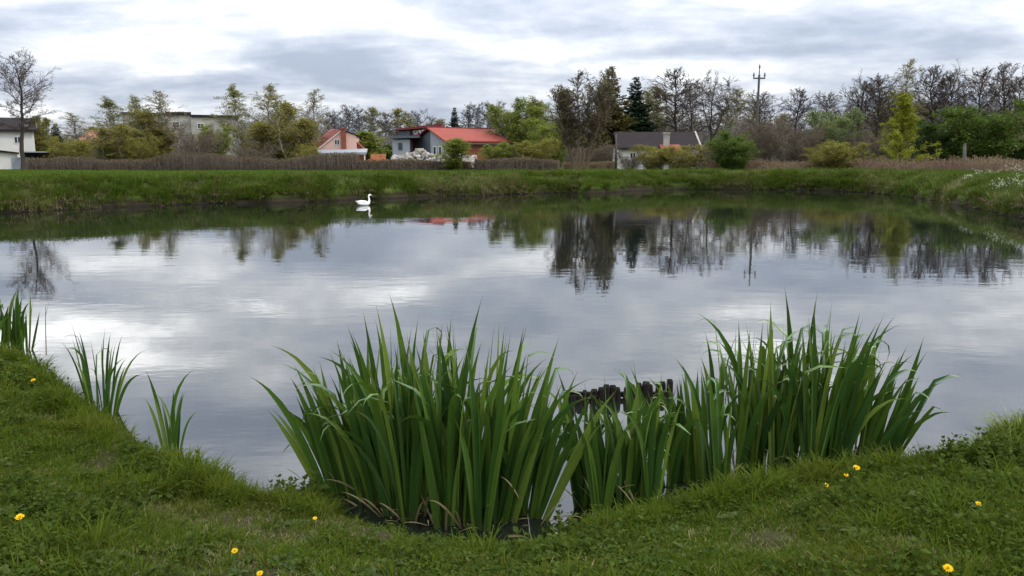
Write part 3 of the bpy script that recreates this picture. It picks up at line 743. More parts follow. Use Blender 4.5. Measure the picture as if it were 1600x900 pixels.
for xx in (b[0] - 0.195,):
    MB().prism([(xx, -0.45, a[1] - 0.12), (xx, 3.2, ridge[1] - 0.02), (xx, 3.2, ridge[1] + 0.24), (xx, -0.45, a[1] + 0.14)], (0.16, 0, 0)).build('bargeboard', M['rubble'], r_)
MB().prism([(b[0] - 0.3, 0.05, a[1]), (b[0] - 0.3, 6.35, a[1]), (b[0] - 0.3, 3.2, ridge[1] - 0.1)], (0.06, 0, 0)).build('gable', M['white_wall'], h_)
c0_, c1_ = L(1035, 226), L(1044, 209.5)
MB().box(c0_[0], c1_[0], -1.0, -0.45, 0, c1_[1]).box(c0_[0] - 0.07, c1_[0] + 0.07, -1.07, -0.38, c1_[1], c1_[1] + 0.14).build('chimney', M['rubble'], h_)
d0, d1 = L(1029, 241), L(1052, 228)
MB().prism([(d0[0], -3.2, d0[1]), (d0[0], -0.44, d1[1]), (d0[0], -0.44, d1[1] + 0.14), (d0[0], -3.2, d0[1] + 0.12)], (d1[0] - d0[0] + 0.5, 0, 0)).build('lean_to_roof', M['brick_red'], h_)
MB().box(d0[0] + 0.1, d1[0] + 0.35, -3.0, -0.05, 0, d0[1] - 0.02).build('lean_to_wall', M['white_wall'], h_)
w0, w1 = L(984, 248), L(994, 238); window(h_, w0[0], w1[0], w0[1], w1[1], 0)

# flat-roofed block behind the birches
Y = 112.0; bx = at_depth(280, 250, Y)[0]; bz = gz(bx, Y); O = (bx, Y, bz)
h_ = tag(empty('apartment_block', O, math.radians(22)), 'pale flat-roofed two-storey block behind the birches', 'building')
L = lambda px, py: local(px, py, Y, O)
a, b, c_ = L(199, 180), L(296, 180), L(366, 182)
MB().box(a[0], b[0], 0, 9, -0.1, a[1]).build('wall', M['grey_block'], h_)
MB().box(b[0] + 0.01, c_[0], -0.6, 9, -0.1, c_[1] - 0.05).build('wall', M['grey_block'], h_)
MB().box(a[0] - 0.2, b[0] + 0.1, -0.2, 9.2, a[1], a[1] + 0.28).box(b[0] + 0.11, c_[0] + 0.2, -0.8, 9.2, c_[1] - 0.05, c_[1] + 0.25).build('roof', M['roof_dark'], h_)
p0_, p1_ = L(259, 180), L(297, 175.5); MB().box(p0_[0], p1_[0], 1.0, 5.0, a[1] + 0.28, p1_[1] + 0.12).build('stair_head', M['roof_dark'], h_)
for (x0, x1, y0, y1) in ((343, 353, 224, 213), (306, 316, 224, 213), (343, 353, 201, 192), (306, 316, 201, 192)):
    u0, u1 = L(x0, y0), L(x1, y1); window(h_, u0[0], u1[0], u0[1], u1[1], -0.6)
for x0 in (208, 228, 248, 270):
    for (y0, y1) in ((224, 213), (200, 190)):
        u0, u1 = L(x0, y0), L(x0 + 10, y1); window(h_, u0[0], u1[0], u0[1], u1[1], 0)

# white house by the tall bare tree
Y = 96.0; bx = at_depth(10, 250, Y)[0]; bz = gz(bx, Y); O = (bx, Y, bz)
h_ = tag(empty('white_house', O, math.radians(31)), 'white house with dark shingled roof beside the tall bare tree', 'house')
L = lambda px, py: local(px, py, Y, O)
a, b, r = L(-70, 204), L(46, 204), L(10, 184)
MB().box(a[0], b[0], 0, 8, -0.1, b[1]).build('wall', M['white_wall'], h_)
rf = MB().prism([(a[0] - 0.3, -0.5, b[1] - 0.1), (a[0] - 0.3, 3.6, r[1]), (a[0] - 0.3, 3.6, r[1] + 0.18), (a[0] - 0.3, -0.5, b[1] + 0.14)], (b[0] - a[0] + 0.6, 0, 0)).build('roof', M['roof_dark'], h_)
MB().prism([(a[0] - 0.3, 8.4, b[1] - 0.1), (a[0] - 0.3, 3.604, r[1]), (a[0] - 0.3, 3.604, r[1] + 0.18), (a[0] - 0.3, 8.4, b[1] + 0.14)], (b[0] - a[0] + 0.6, 0, 0)).build('roof', M['roof_dark'], h_)
MB().prism([(b[0] - 0.05, 0.05, b[1] - 0.02), (b[0] - 0.05, 7.9, b[1] - 0.02), (b[0] - 0.05, 3.6, r[1] - 0.12)], (0.04, 0, 0)).build('gable', M['white_wall'], h_)
d_ = MB().box(L(8, 0)[0], L(22, 0)[0], 0.6, 2.4, b[1] + 0.3, b[1] + 0.95).build('dormer', M['roof_dark'], h_)
MB().box(L(9.5, 0)[0], L(20.5, 0)[0], 0.55, 0.7, b[1] + 0.42, b[1] + 0.82).build('pane', M['sheet'], d_)
u0, u1 = L(20, 224), L(29, 213); window(h_, u0[0], u1[0], u0[1], u1[1], 0)
# garage and carport before it
Y = 90.0; bx = at_depth(10, 250, Y)[0]; bz = gz(bx, Y); O = (bx, Y, bz)
h_ = tag(empty('garage', O, math.radians(31)), 'pale low garage with sloping flat roof at the foot of the tall bare tree', 'garage')
L = lambda px, py: local(px, py, Y, O)
a, b = L(-60, 236), L(24, 241)
MB().prism([(a[0], 0, -0.1), (b[0], 0, -0.1), (b[0], 0, b[1]), (a[0], 0, a[1] + 0.5)], (0, 4, 0)).build('wall', M['white_wall'], h_)
MB().prism([(a[0] - 0.2, -0.3, a[1] + 0.51), (b[0] + 0.2, -0.3, b[1] + 0.0), (b[0] + 0.2, -0.3, b[1] + 0.2), (a[0] - 0.2, -0.3, a[1] + 0.71)], (0, 4.6, 0)).build('roof', M['roof_dark'], h_)
dd = MB().box(L(-8, 0)[0], L(18, 0)[0], -0.05, 0.02, 0, b[1] - 0.35).build('garage_door', M['grey_light'], h_)
Y = 93.0; bx = at_depth(68, 250, Y)[0]; bz = gz(bx, Y); O = (bx, Y, bz)
h_ = tag(empty('carport', O, math.radians(30)), 'low flat carport with pale roof edge between bare tree and hedge', 'carport')
L = lambda px, py: local(px, py, Y, O)
a, b = L(38, 238.5), L(96, 238.5)
MB().box(a[0], b[0], -2.5, 2.5, a[1], a[1] + 0.12).build('roof', M['sheet'], h_)
for fx in (0.02, 0.5, 0.98):
    xx = a[0] + (b[0] - a[0]) * fx
    MB().box(xx - 0.07, xx + 0.07, -2.3, -2.16, -0.1, a[1]).build('post', M['roof_dark'], h_)
MB().box(a[0], b[0], 2.3, 2.4, -0.1, a[1]).build('back_wall', M['grey_dark'], h_)
# terracotta-roofed house glimpsed between trees
Y = 125.0; bx = at_depth(152, 250, Y)[0]; bz = gz(bx, Y); O = (bx, Y, bz)
h_ = tag(empty('terracotta_house', O, math.radians(27)), 'house with terracotta roof glimpsed between the trees and the flat-roofed block', 'house')
L = lambda px, py: local(px, py, Y, O)
a, b, r = L(128, 222), L(182, 222), L(150, 204)
MB().box(a[0], b[0], 0, 7, -0.1, a[1]).build('wall', M['terracotta'], h_)
MB().prism([(a[0] - 0.3, -0.4, a[1] - 0.1), (a[0] + 1.2, 3.5, r[1]), (b[0] - 1.4, 3.5, r[1]), (b[0] + 0.3, -0.4, a[1] - 0.1)], (0, 0.02, 0.2)).build('roof', M['terracotta'], h_)
MB().prism([(a[0] - 0.3, 7.4, a[1] - 0.1), (a[0] + 1.2, 3.6, r[1]), (b[0] - 1.4, 3.6, r[1]), (b[0] + 0.3, 7.4, a[1] - 0.1)], (0, 0.02, 0.2)).build('roof', M['terracotta'], h_)
MB().prism([(a[0] + 0.02, 0.0, a[1] - 0.1), (a[0] + 0.02, 7, a[1] - 0.1), (a[0] + 1.1, 3.5, r[1])], (0.2, 0, 0)).build('gable', M['terracotta'], h_)
MB().prism([(b[0] - 0.22, 0.0, a[1] - 0.1), (b[0] - 0.22, 7, a[1] - 0.1), (b[0] - 1.5, 3.5, r[1])], (0.2, 0, 0)).build('gable', M['terracotta'], h_)

# utility pole
Y = 88.0; p = at_depth(1180, 250, Y); bz = gz(p[0], Y)
pole = tag(empty('utility_pole', (p[0], Y, bz)), 'tall slim concrete power pole with short crossarm and insulators', 'utility pole')
top = at_depth(1180, 100, Y)[2] - bz; arm = at_depth(1180, 122.5, Y)[2] - bz
MB().tube([(0, 0, -0.2), (0, 0, arm + 0.35)], [0.19, 0.115], 8).build('shaft', M['concrete'], pole)
MB().tube([(0, 0, arm + 0.35), (0, 0, top - 0.5)], [0.06, 0.05], 6).build('top_bracket', M['concrete'], pole)
MB().box(-0.62, 0.62, -0.09, 0.05, arm - 0.06, arm + 0.08).build('crossarm', M['concrete'], pole)
for xx, zz in ((-0.58, arm + 0.08), (0.58, arm + 0.08), (0.0, top - 0.55)):
    MB().tube([(xx, -0.02, zz), (xx, -0.02, zz + 0.12), (xx, -0.02, zz + 0.16), (xx, -0.02, zz + 0.3), (xx, -0.02, zz + 0.33), (xx, -0.02, zz + 0.5)], [0.05, 0.05, 0.11, 0.11, 0.07, 0.09], 8).build('insulator', M['insulator'], pole, True)

# posts in the dry belt
for px, y0, y1, Y_, lab, mt in ((1506, 226, 268, 62, 'weathered grey fence post standing in the dry reeds before the dark bushes', 'concrete'),
                                (962, 209, 262, 70, 'slender pale dead trunk standing at the cottage corner', 'concrete')):
    p = at_depth(px, 250, Y_); bz = gz(p[0], Y_); hh = at_depth(px, y0, Y_)[2] - bz
    po = tag(empty('fence_post' if px > 1000 else 'dead_trunk', (p[0], Y_, bz)), lab, 'post' if px > 1000 else 'trunk')
    MB().tube([(0, 0, -0.1), (0.03, 0, hh * 0.5), (-0.02, 0, hh)], [0.15, 0.13, 0.10] if px > 1000 else [0.14, 0.10, 0.05], 7).build('shaft', M[mt], po, True)
    if px > 1000: MB().tube([(-0.02, 0, hh), (0.0, 0, hh + 0.10)], [0.12, 0.03], 7).build('cap', M[mt], po)
    else: MB().tube([(0.0, 0, hh * 0.66), (0.22, 0.05, hh * 0.82)], [0.05, 0.02], 5).build('stub', M[mt], po)

# brick pallet and rubble heap
rb = random.Random(4)
Y = 84.0; p = at_depth(592, 252, Y); bz = gz(p[0], Y)
st = tag(empty('brick_stack', (p[0], Y, bz)), 'untidy stack of orange bricks beside the pink house', 'brick stack')
bm_ = MB().box(-0.24, 0.24, -0.14, 0.14, 0, 0.26).mesh('brick', M['orange'])
for layer in range(6):
    n = 5 - layer // 2
    for i in range(n):
        for j in range(2):
            b_ = link('brick', bm_, st, ((i - (n - 1) / 2) * 0.50 + rb.uniform(-.04, .04) - 0.05, j * 0.34 - 0.2 + rb.uniform(-.03, .03), layer * 0.265 + 0.02))
            b_.rotation_euler = (0, 0, rb.uniform(-0.12, 0.12))
def chunk_mesh(r, name):
    me = bpy.data.meshes.new(name)
    import bmesh
    bm = bmesh.new(); bmesh.ops.create_icosphere(bm, subdivisions=1, radius=0.5)
    for v_ in bm.verts: v_.co = Vector((max(-.36, min(.36, v_.co.x * r.uniform(0.8, 1.3))), max(-.36, min(.36, v_.co.y * r.uniform(0.8, 1.3))), max(-.3, min(.3, v_.co.z * r.uniform(0.7, 1.2)))))
    bm.to_mesh(me); bm.free(); return me
chunks = [chunk_mesh(rb, 'lump') for _ in range(5)]
for c_ in chunks: c_.materials.append(M['rubble'])
def heap(px0, px1, Y_, prof, label, n):
    xm = at_depth((px0 + px1) / 2, 250, Y_)[0]; bz = gz(xm, Y_)
    hp = tag(empty('rubble_heap', (xm, Y_, bz)), label, 'rubble', 'heaps of pale rubble behind the hedge')
    for i in range(n):
        px = rb.uniform(px0, px1); topz = at_depth(px, np.interp(px, prof[0], prof[1]), Y_)[2] - bz
        z = max(0.1, topz * (1 - 0.75 * rb.random() ** 2.2)); dep = (1 - z / max(topz, 0.2)) * 1.4
        o_ = link('lump', chunks[i % 5], hp, (at_depth(px, 250, Y_)[0] - xm, -dep * rb.uniform(0.7, 1.1) + 0.3, z - 0.12))
        s_ = rb.uniform(0.35, 0.85); o_.scale = (s_ * rb.uniform(.8, 1.5), s_, s_ * rb.uniform(.6, 1.1)); o_.rotation_euler = (rb.uniform(-.7, .7), rb.uniform(-.7, .7), rb.uniform(0, 3))
heap(612, 742, 82.0, ([612, 628, 645, 657, 668, 690, 712, 742], [245, 243, 238, 231, 239, 243, 241, 245]), 'long heap of pale rubble and broken concrete before the grey house', 210)
heap(786, 842, 80.0, ([786, 805, 820, 842], [247, 244, 242, 244]), 'small low heap of pale rubble behind the hedge beneath the leafy willows', 60)

# ------------------------------------------------------------------ trees and shrubs, one by one
T_ = [
 # variant, name, category, column, distance, top row, crown width, label
 ('alder_big', 'bare_tree', 'tree', 36, 84, 76, 72, 'tall lone bare tree rising over the white house'),
 ('willow1', 'leafy_tree', 'tree', 60, 100, 182, 34, 'rounded olive tree just beside the white house gable'),
 ('spruce', 'spruce', 'tree', 91, 105, 194, 30, 'small dark conifer between the olive tree and the terracotta roof'),
 ('birch2', 'birch', 'tree', 126, 100, 176, 44, 'slim half-bare birch before the terracotta-roofed house'),
 ('shrub2', 'shrub', 'shrub', 112, 92, 214, 50, 'brownish shrub under the slim half-bare birch'),
 ('birch1', 'birch', 'tree', 190, 98, 152, 48, 'pale green birch at the outer corner of the flat-roofed block'),
 ('birch0', 'birch', 'tree', 226, 98, 150, 44, 'greyish birch before the windows of the flat-roofed block'),
 ('birch2', 'birch', 'tree', 262, 96, 141, 50, 'tallest thin-crowned birch rising above the flat roof'),
 ('aspen', 'shrub', 'shrub', 182, 90, 196, 56, 'olive shrub at the foot of the pale green birch'),
 ('shrub2', 'shrub', 'shrub', 222, 88, 213, 40, 'loose brown-olive shrub before the grey half of the flat-roofed block'),
 ('aspen', 'leafy_tree', 'tree', 212, 93, 168, 46, 'olive tree overlapping the first windows of the flat-roofed block'),
 ('aspen', 'leafy_tree', 'tree', 250, 95, 172, 40, 'second smaller olive tree before the grey half of the flat-roofed block'),
 ('thicket', 'bare_shrub', 'shrub', 312, 90, 190, 62, 'purple-brown leafless thicket before the flat-roofed block'),
 ('willow0', 'shrub', 'shrub', 336, 94, 196, 44, 'greyish green bush against the white end of the flat-roofed block'),
 ('birch1', 'birch', 'tree', 376, 98, 130, 46, 'tall leafing birch just past the flat-roofed block'),
 ('birch0', 'birch', 'tree', 413, 102, 131, 46, 'second tall birch past the flat-roofed block'),
 ('aspen', 'leafy_tree', 'tree', 430, 95, 160, 58, 'broad olive-yellow tree between the tall birches and pink house'),
 ('aspen', 'leafy_tree', 'tree', 468, 92, 152, 46, 'dense brownish olive tree overhanging the pink house'),
 ('birch2', 'birch', 'tree', 488, 100, 139, 40, 'thin birch poking above the brownish olive tree'),
 ('thicket', 'bare_shrub', 'shrub', 394, 88, 222, 60, 'low brown thicket beneath the two tall birches'),
 ('shrub2', 'shrub', 'shrub', 484, 86, 226, 26, 'low olive shrub at the corner of the pink house'),
 ('sapling', 'young_tree', 'tree', 580, 104, 205, 34, 'small light green tree behind the brick stack'),
 ('shrub1', 'shrub', 'shrub', 597, 108, 222, 42, 'dark evergreen bush between the pink and grey houses'),
 ('sapling', 'young_tree', 'tree', 708, 76, 216, 30, 'young light green tree in front of the rubble heap'),
 ('spruce', 'spruce', 'tree', 711, 150, 169, 24, 'small blue-black spruce above the red roof'),
 ('willow0', 'leafy_tree', 'tree', 815, 98, 156, 74, 'broad yellow-green willow past the red roof'),
 ('willow0', 'shrub', 'shrub', 780, 80, 222, 44, 'light green bush hiding the end of the red-roofed house'),
 ('birch1', 'leafy_tree', 'tree', 832, 100, 152, 50, 'thin pale tree behind the yellow-green willow'),
 ('willow0', 'leafy_tree', 'tree', 862, 84, 184, 60, 'smaller green willow next to the many-stemmed bare tree'),
 ('shrub2', 'shrub', 'shrub', 838, 80, 216, 56, 'olive undergrowth bush between willow and many-stemmed tree'),
 ('multi', 'bare_tree', 'tree', 905, 67, 110, 86, 'many-stemmed bare tree standing on the far bank'),
 ('larch', 'larch', 'tree', 953, 92, 106, 60, 'tall brown conical tree behind the many-stemmed bare tree'),
 ('spruce', 'spruce', 'tree', 991, 98, 122, 50, 'dark spruce standing behind the old cottage'),
 ('thicket', 'bare_shrub', 'shrub', 930, 78, 214, 70, 'tangled brown thicket beside the pale dead trunk'),
 ('fardark2', 'bare_tree', 'tree', 1024, 112, 134, 46, 'greenish thin tree directly beyond the spruce'),
 ('alder1', 'alder', 'tree', 1051, 104, 107, 56, 'tall bare alder above the cottage chimney'),
 ('alder0', 'alder', 'tree', 1076, 110, 128, 40, 'shorter bare alder beside the umbrella-crowned tree'),
 ('umbrella', 'bare_tree', 'tree', 1108, 98, 112, 62, 'dark bare tree with forked trunk and umbrella crown'),
 ('birch0', 'birch', 'tree', 1152, 106, 136, 48, 'pale leafing tree next to the power pole'),
 ('alder3', 'bare_tree', 'tree', 1192, 112, 143, 52, 'spreading bare tree just behind the power pole'),
 ('alder0', 'alder', 'tree', 1244, 108, 138, 40, 'isolated round-topped bare alder past the power pole'),
 ('shrub0', 'shrub', 'shrub', 1144, 68, 206, 54, 'bright green shrub right beside the cottage'),
 ('thicket', 'bare_shrub', 'shrub', 1184, 84, 176, 64, 'dark brown thicket around the power pole'),
 ('thicket', 'bare_shrub', 'shrub', 1244, 82, 182, 84, 'wide reddish brown thicket below the isolated alder'),
 ('shrub2', 'shrub', 'shrub', 1064, 68, 226, 58, 'olive shrub before the cottage lean-to'),
 ('shrub2', 'shrub', 'shrub', 1022, 69, 226, 46, 'light leafing shrub against the cottage wall'),
 ('thicket', 'bare_shrub', 'shrub', 985, 70, 236, 40, 'small bare bush at the window end of the cottage'),
 ('thicket', 'bare_shrub', 'shrub', 1096, 72, 230, 44, 'brown bush at the bargeboard end of the cottage'),
 ('shrub2', 'shrub', 'shrub', 1302, 66, 220, 60, 'low rounded olive-green bush in front of the pale blossoming shrub'),
 ('blossom', 'shrub', 'shrub', 1300, 84, 170, 66, 'pale green blossoming shrub below the alders'),
 ('alder3', 'bare_tree', 'tree', 1296, 110, 144, 50, 'low spreading bare tree behind the blossoming shrub'),
 ('alder2', 'alder', 'tree', 1334, 98, 118, 46, 'dark bare alder, first of the row over the blossoming shrub'),
 ('alder1', 'alder', 'tree', 1372, 96, 116, 52, 'dense dark alder, second of the row over the blossoming shrub'),
 ('birch2', 'birch', 'tree', 1404, 112, 92, 44, 'thin pale bare tree topping the yellow-green young tree'),
 ('fardark2', 'leafy_tree', 'tree', 1392, 100, 142, 64, 'green-flushed tree directly behind the yellow-green young tree'),
 ('column', 'young_tree', 'tree', 1405, 72, 148, 46, 'bright yellow-green young tree with upswept branches'),
 ('alder0', 'alder', 'tree', 1442, 100, 103, 54, 'bare alder just past the yellow-green young tree'),
 ('alder2', 'alder', 'tree', 1484, 98, 102, 48, 'bare alder behind the dark green bushes, before the twin tops'),
 ('alder1', 'alder', 'tree', 1518, 100, 106, 50, 'brown bare alder right above the tallest dark bush'),
 ('alder0', 'alder', 'tree', 1558, 94, 97, 46, 'slender tall alder standing clear past the dark bushes'),
 ('alder2', 'alder', 'tree', 1592, 92, 110, 50, 'outermost alder at the edge of the picture'),
 ('shrub1', 'shrub', 'shrub', 1462, 80, 178, 76, 'dark green bush with bluish leaves beside the yellow-green tree'),
 ('shrub0', 'shrub', 'shrub', 1530, 76, 160, 92, 'largest dark green bush behind the fence post'),
 ('shrub1', 'shrub', 'shrub', 1590, 78, 206, 60, 'low dark bush under the outermost alder'),
 ('thicket', 'bare_shrub', 'shrub', 1352, 82, 196, 60, 'grey-brown thicket at the feet of the alder row'),
 ('thicket', 'bare_shrub', 'shrub', 1570, 84, 190, 60, 'brown thicket at the foot of the slender tall alder'),
]
for a in T_: plant(*a)
# the row of grey-twigged bare trees far beyond the houses
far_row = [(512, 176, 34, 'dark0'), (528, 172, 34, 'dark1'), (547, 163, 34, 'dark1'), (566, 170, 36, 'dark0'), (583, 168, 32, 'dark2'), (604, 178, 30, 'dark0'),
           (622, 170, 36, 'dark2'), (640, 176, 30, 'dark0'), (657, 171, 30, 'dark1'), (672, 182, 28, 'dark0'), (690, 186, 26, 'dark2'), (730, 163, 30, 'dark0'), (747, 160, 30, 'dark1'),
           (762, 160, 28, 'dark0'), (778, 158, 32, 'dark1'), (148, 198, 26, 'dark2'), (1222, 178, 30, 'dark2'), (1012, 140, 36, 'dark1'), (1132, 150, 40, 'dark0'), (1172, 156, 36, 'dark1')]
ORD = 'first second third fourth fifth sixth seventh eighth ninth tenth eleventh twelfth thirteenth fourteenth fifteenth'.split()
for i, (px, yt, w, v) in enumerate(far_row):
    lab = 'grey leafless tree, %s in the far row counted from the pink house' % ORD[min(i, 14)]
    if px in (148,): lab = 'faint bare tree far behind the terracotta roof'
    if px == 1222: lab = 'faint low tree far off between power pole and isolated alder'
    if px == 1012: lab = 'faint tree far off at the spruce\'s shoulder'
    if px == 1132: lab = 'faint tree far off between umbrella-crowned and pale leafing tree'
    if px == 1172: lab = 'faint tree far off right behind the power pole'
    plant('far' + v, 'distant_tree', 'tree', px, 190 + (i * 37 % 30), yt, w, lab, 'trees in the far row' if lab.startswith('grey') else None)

# undergrowth of the far wood: one mass nobody could count
rng = np.random.default_rng(9)
A2 = Acc()
nb = 560
upx = rng.uniform(-300, 1900, nb); uy = 104 + 90 * rng.random(nb)
ux = (upx - 800) / F * uy * 0.987
urow = np.interp(upx, [0, 100, 200, 300, 380, 480, 520, 700, 780, 870, 950, 1050, 1130, 1200, 1260, 1330, 1400, 1500, 1600], [216, 212, 200, 205, 188, 180, 206, 214, 196, 180, 170, 186, 190, 186, 200, 168, 156, 156, 166])
uh = np.clip((250 - urow) / F * uy * rng.uniform(0.55, 1.0, nb) + 1.0, 1.5, 12); ur = rng.uniform(1.4, 3.2, nb)
for k in range(nb):
    n = int(60 + 22 * uh[k]); u = unit(rng.normal(size=(n, 3))); rr = rng.random(n)[:, None] ** 0.4
    c = np.stack([ux[k] + u[:, 0] * ur[k] * rr[:, 0], uy[k] + u[:, 1] * ur[k] * rr[:, 0], 0.9 + uh[k] * (0.45 + 0.5 * u[:, 2] * rr[:, 0])], 1)
    v, fc = leaves(rng, c, 0.34, 0.6); A2.add(v, fc, int(rng.choice(4, p=(0.42, 0.25, 0.13, 0.2))), np.repeat(rng.random(n), 4))
    m_ = int(30 + 8 * uh[k]); p0 = np.stack([ux[k] + rng.normal(size=m_) * ur[k] * 0.45, uy[k] + rng.normal(size=m_) * ur[k] * 0.45, np.full(m_, 0.8)], 1)
    dd = unit(np.stack([rng.normal(size=m_) * 0.22, rng.normal(size=m_) * 0.22, np.ones(m_)], 1))
    v, fc = cones(p0, dd, uh[k] * rng.uniform(0.7, 1.2, m_), 0.04); A2.add(v, fc, 4)
    p3, d3, l3 = kids(rng, p0, dd, uh[k] * np.ones(m_), 3, 35, 0.30, 0.1, 0.3); v, fc = cones(p3, d3, l3, 0.028); A2.add(v, fc, 4)
tag(link('distant_undergrowth', A2.mesh('distant_undergrowth', [M['leaf_olive'], M['leaf_brown'], M['leaf_dark'], M['leaf_willow'], M['twig_far']])), 'mass of undergrowth in the far wood', 'undergrowth', kind='stuff')

# ------------------------------------------------------------------ hedge and dry reed belt
def hedge(pts, hgt, wid, n_tw, n_lf, name, label, seed, twig='twig_purple', leaf='leaf_brown'):
    rng = np.random.default_rng(seed); pts = np.array(pts)
    s = np.concatenate([[0], np.cumsum(np.hypot(*np.diff(pts, axis=0).T))])
    C = Acc()
    def pos(n):
        t = rng.uniform(0, s[-1], n); return np.interp(t, s, pts[:, 0]), np.interp(t, s, pts[:, 1]), t
    x, y, t = pos(n_tw); yo = rng.uniform(-wid / 2, wid / 2, n_tw)
    hh = hgt * (0.70 + 0.60 * vnoise(t, 0 * t, 0.30, 2) + 0.10 * vnoise(t, 0 * t, 2.2, 5)) * rng.uniform(0.7, 1.06, n_tw)
    z0 = ground_z(x, y + yo) - 0.05
    d = unit(np.stack([rng.normal(size=n_tw) * 0.13, rng.normal(size=n_tw) * 0.13, np.ones(n_tw)], 1))
    v, fc = cones(np.stack([x, y + yo, z0], 1), d, hh, 0.020); C.add(v, fc, 0)
    x, y, t = pos(n_tw); yo = rng.uniform(-wid / 2, wid / 2, n_tw)
    hh = hgt * (0.70 + 0.60 * vnoise(t, 0 * t, 0.30, 2)) * rng.uniform(0.1, 0.85, n_tw)
    d = unit(rng.normal(size=(n_tw, 3)) * np.array([1, 1, 0.6]) + np.array([0, 0, 0.7]))
    v, fc = cones(np.stack([x, y + yo, ground_z(x, y + yo) + hh], 1), d, rng.uniform(0.2, 0.45, n_tw) * hgt / 1.3, 0.013); C.add(v, fc, 0)
    x, y, t = pos(n_lf); yo = rng.uniform(-wid / 2, wid / 2, n_lf)
    hh = hgt * (0.70 + 0.60 * vnoise(t, 0 * t, 0.30, 2)) * rng.random(n_lf) ** 0.8 * 0.97
    v, fc = leaves(rng, np.stack([x, y + yo, ground_z(x, y + yo) + hh], 1), 0.13, 0.6)
    C.add(v, fc, 1, np.repeat(np.clip(vnoise(t, hh, 0.9, 3) * 0.8 + rng.random(n_lf) * 0.3, 0, 1), 4))
    return tag(link(name, C.mesh(name, [M[twig], M[leaf]])), label, 'hedge')
def line(pxs, Ys): return [(at_depth(p, 250, y)[0], y) for p, y in zip(pxs, Ys)]
hedge(line((44, 300, 560), (78, 77, 77)), 1.45, 1.3, 9000, 17000, 'dry_hedge', 'long clipped brown hedge running from the carport to the brick stack', 41)
hedge(line((562, 690, 735), (77, 77, 77)), 1.18, 1.2, 5500, 10000, 'dry_hedge', 'lower brown hedge in front of the long rubble heap', 42)
hedge(line((742, 800, 872), (77, 76, 75)), 1.32, 1.2, 4500, 8000, 'dry_hedge', 'short brown hedge between the young green tree and many-stemmed bare tree', 43)
hedge(line((880, 960), (72, 73)), 1.0, 1.6, 3000, 4000, 'dry_hedge', 'ragged tan brush at the foot of the many-stemmed tree', 44, 'twig_tan', 'leaf_brown')
rng = np.random.default_rng(45); C = Acc(); n = 20000
px = rng.uniform(1095, 1900, n); yb = np.interp(px, [1095, 1250, 1400, 1600, 1900], [70, 68, 64, 58, 54]) + rng.uniform(-1.0, 3.6, n)
x = (px - 800) / F * yb * 0.987; z = ground_z(x, yb); hh = (0.55 + 0.95 * fbm(x, yb, 0.35, 6)) * rng.uniform(0.55, 1.1, n)
d = unit(np.stack([rng.normal(size=n) * 0.16, rng.normal(size=n) * 0.16, np.ones(n)], 1))
v, fc = cones(np.stack([x, yb, z - 0.03], 1), d, hh, 0.016); C.add(v, fc, 0, np.repeat(rng.random(n), 4))
tipp = np.stack([x, yb, z], 1) + d * (hh * rng.uniform(0.5, 0.98, n))[:, None]
v, fc = leaves(rng, tipp, 0.20, 0.35, 0.3, np.array([[0, 0, 0.7]])); C.add(v, fc, 0, np.repeat(np.clip(fbm(x, yb, 0.5, 8) + rng.normal(size=n) * 0.15, 0, 1), 4))
tag(link('dry_reeds', C.mesh('dry_reeds', [M['reed_dry']])), 'belt of dry tan and purplish reeds along the far bank', 'reeds', kind='stuff')

# ------------------------------------------------------------------ instanced ground cover
def tuft(name, mats, fn, seed):
    rng = np.random.default_rng(seed); A = Acc(); fn(rng, A)
    me = A.mesh(name, mats); return bpy.data.objects.new(name, me)
def blades(rng, A, n, rad, h, w, lean=0.5, bend=0.5, mi=0, seg=3):
    r = rad * np.sqrt(rng.random(n)); a = rng.uniform(0, 6.28, n)
    p = np.stack([r * np.cos(a), r * np.sin(a), np.zeros(n) - 0.005], 1)
    az = a + rng.normal(size=n) * 0.9; le = np.abs(rng.normal(size=n)) * lean
    L = h * rng.uniform(0.55, 1.15, n); W = w * rng.uniform(0.7, 1.3, n)
    out = np.stack([np.cos(az), np.sin(az), 0 * az], 1); sd = np.stack([-np.sin(az), np.cos(az), 0 * az], 1)
    rows = []
    ang = le.copy(); c = p.copy()
    for k in range(seg + 1):
        ww = W * (1 - (k / seg) ** 1.6) + 0.0002
        rows.append(np.stack([c - sd * ww[:, None] / 2, c + sd * ww[:, None] / 2], 1))
        c = c + (out * np.sin(ang)[:, None] + np.array([0, 0, 1.0]) * np.cos(ang)[:, None]) * (L / seg)[:, None]
        ang = ang + bend * rng.uniform(0.3, 1.3, n)
    V = np.stack(rows, 1).reshape(n, -1, 3); m = V.shape[1]
    b = (np.arange(n) * m)[:, None]
    fs = np.concatenate([b + np.array([[2 * k, 2 * k + 1, 2 * k + 3, 2 * k + 2]]) for k in range(seg)])
    A.add(V.reshape(-1, 3), fs, mi, np.repeat(rng.random(n), m))
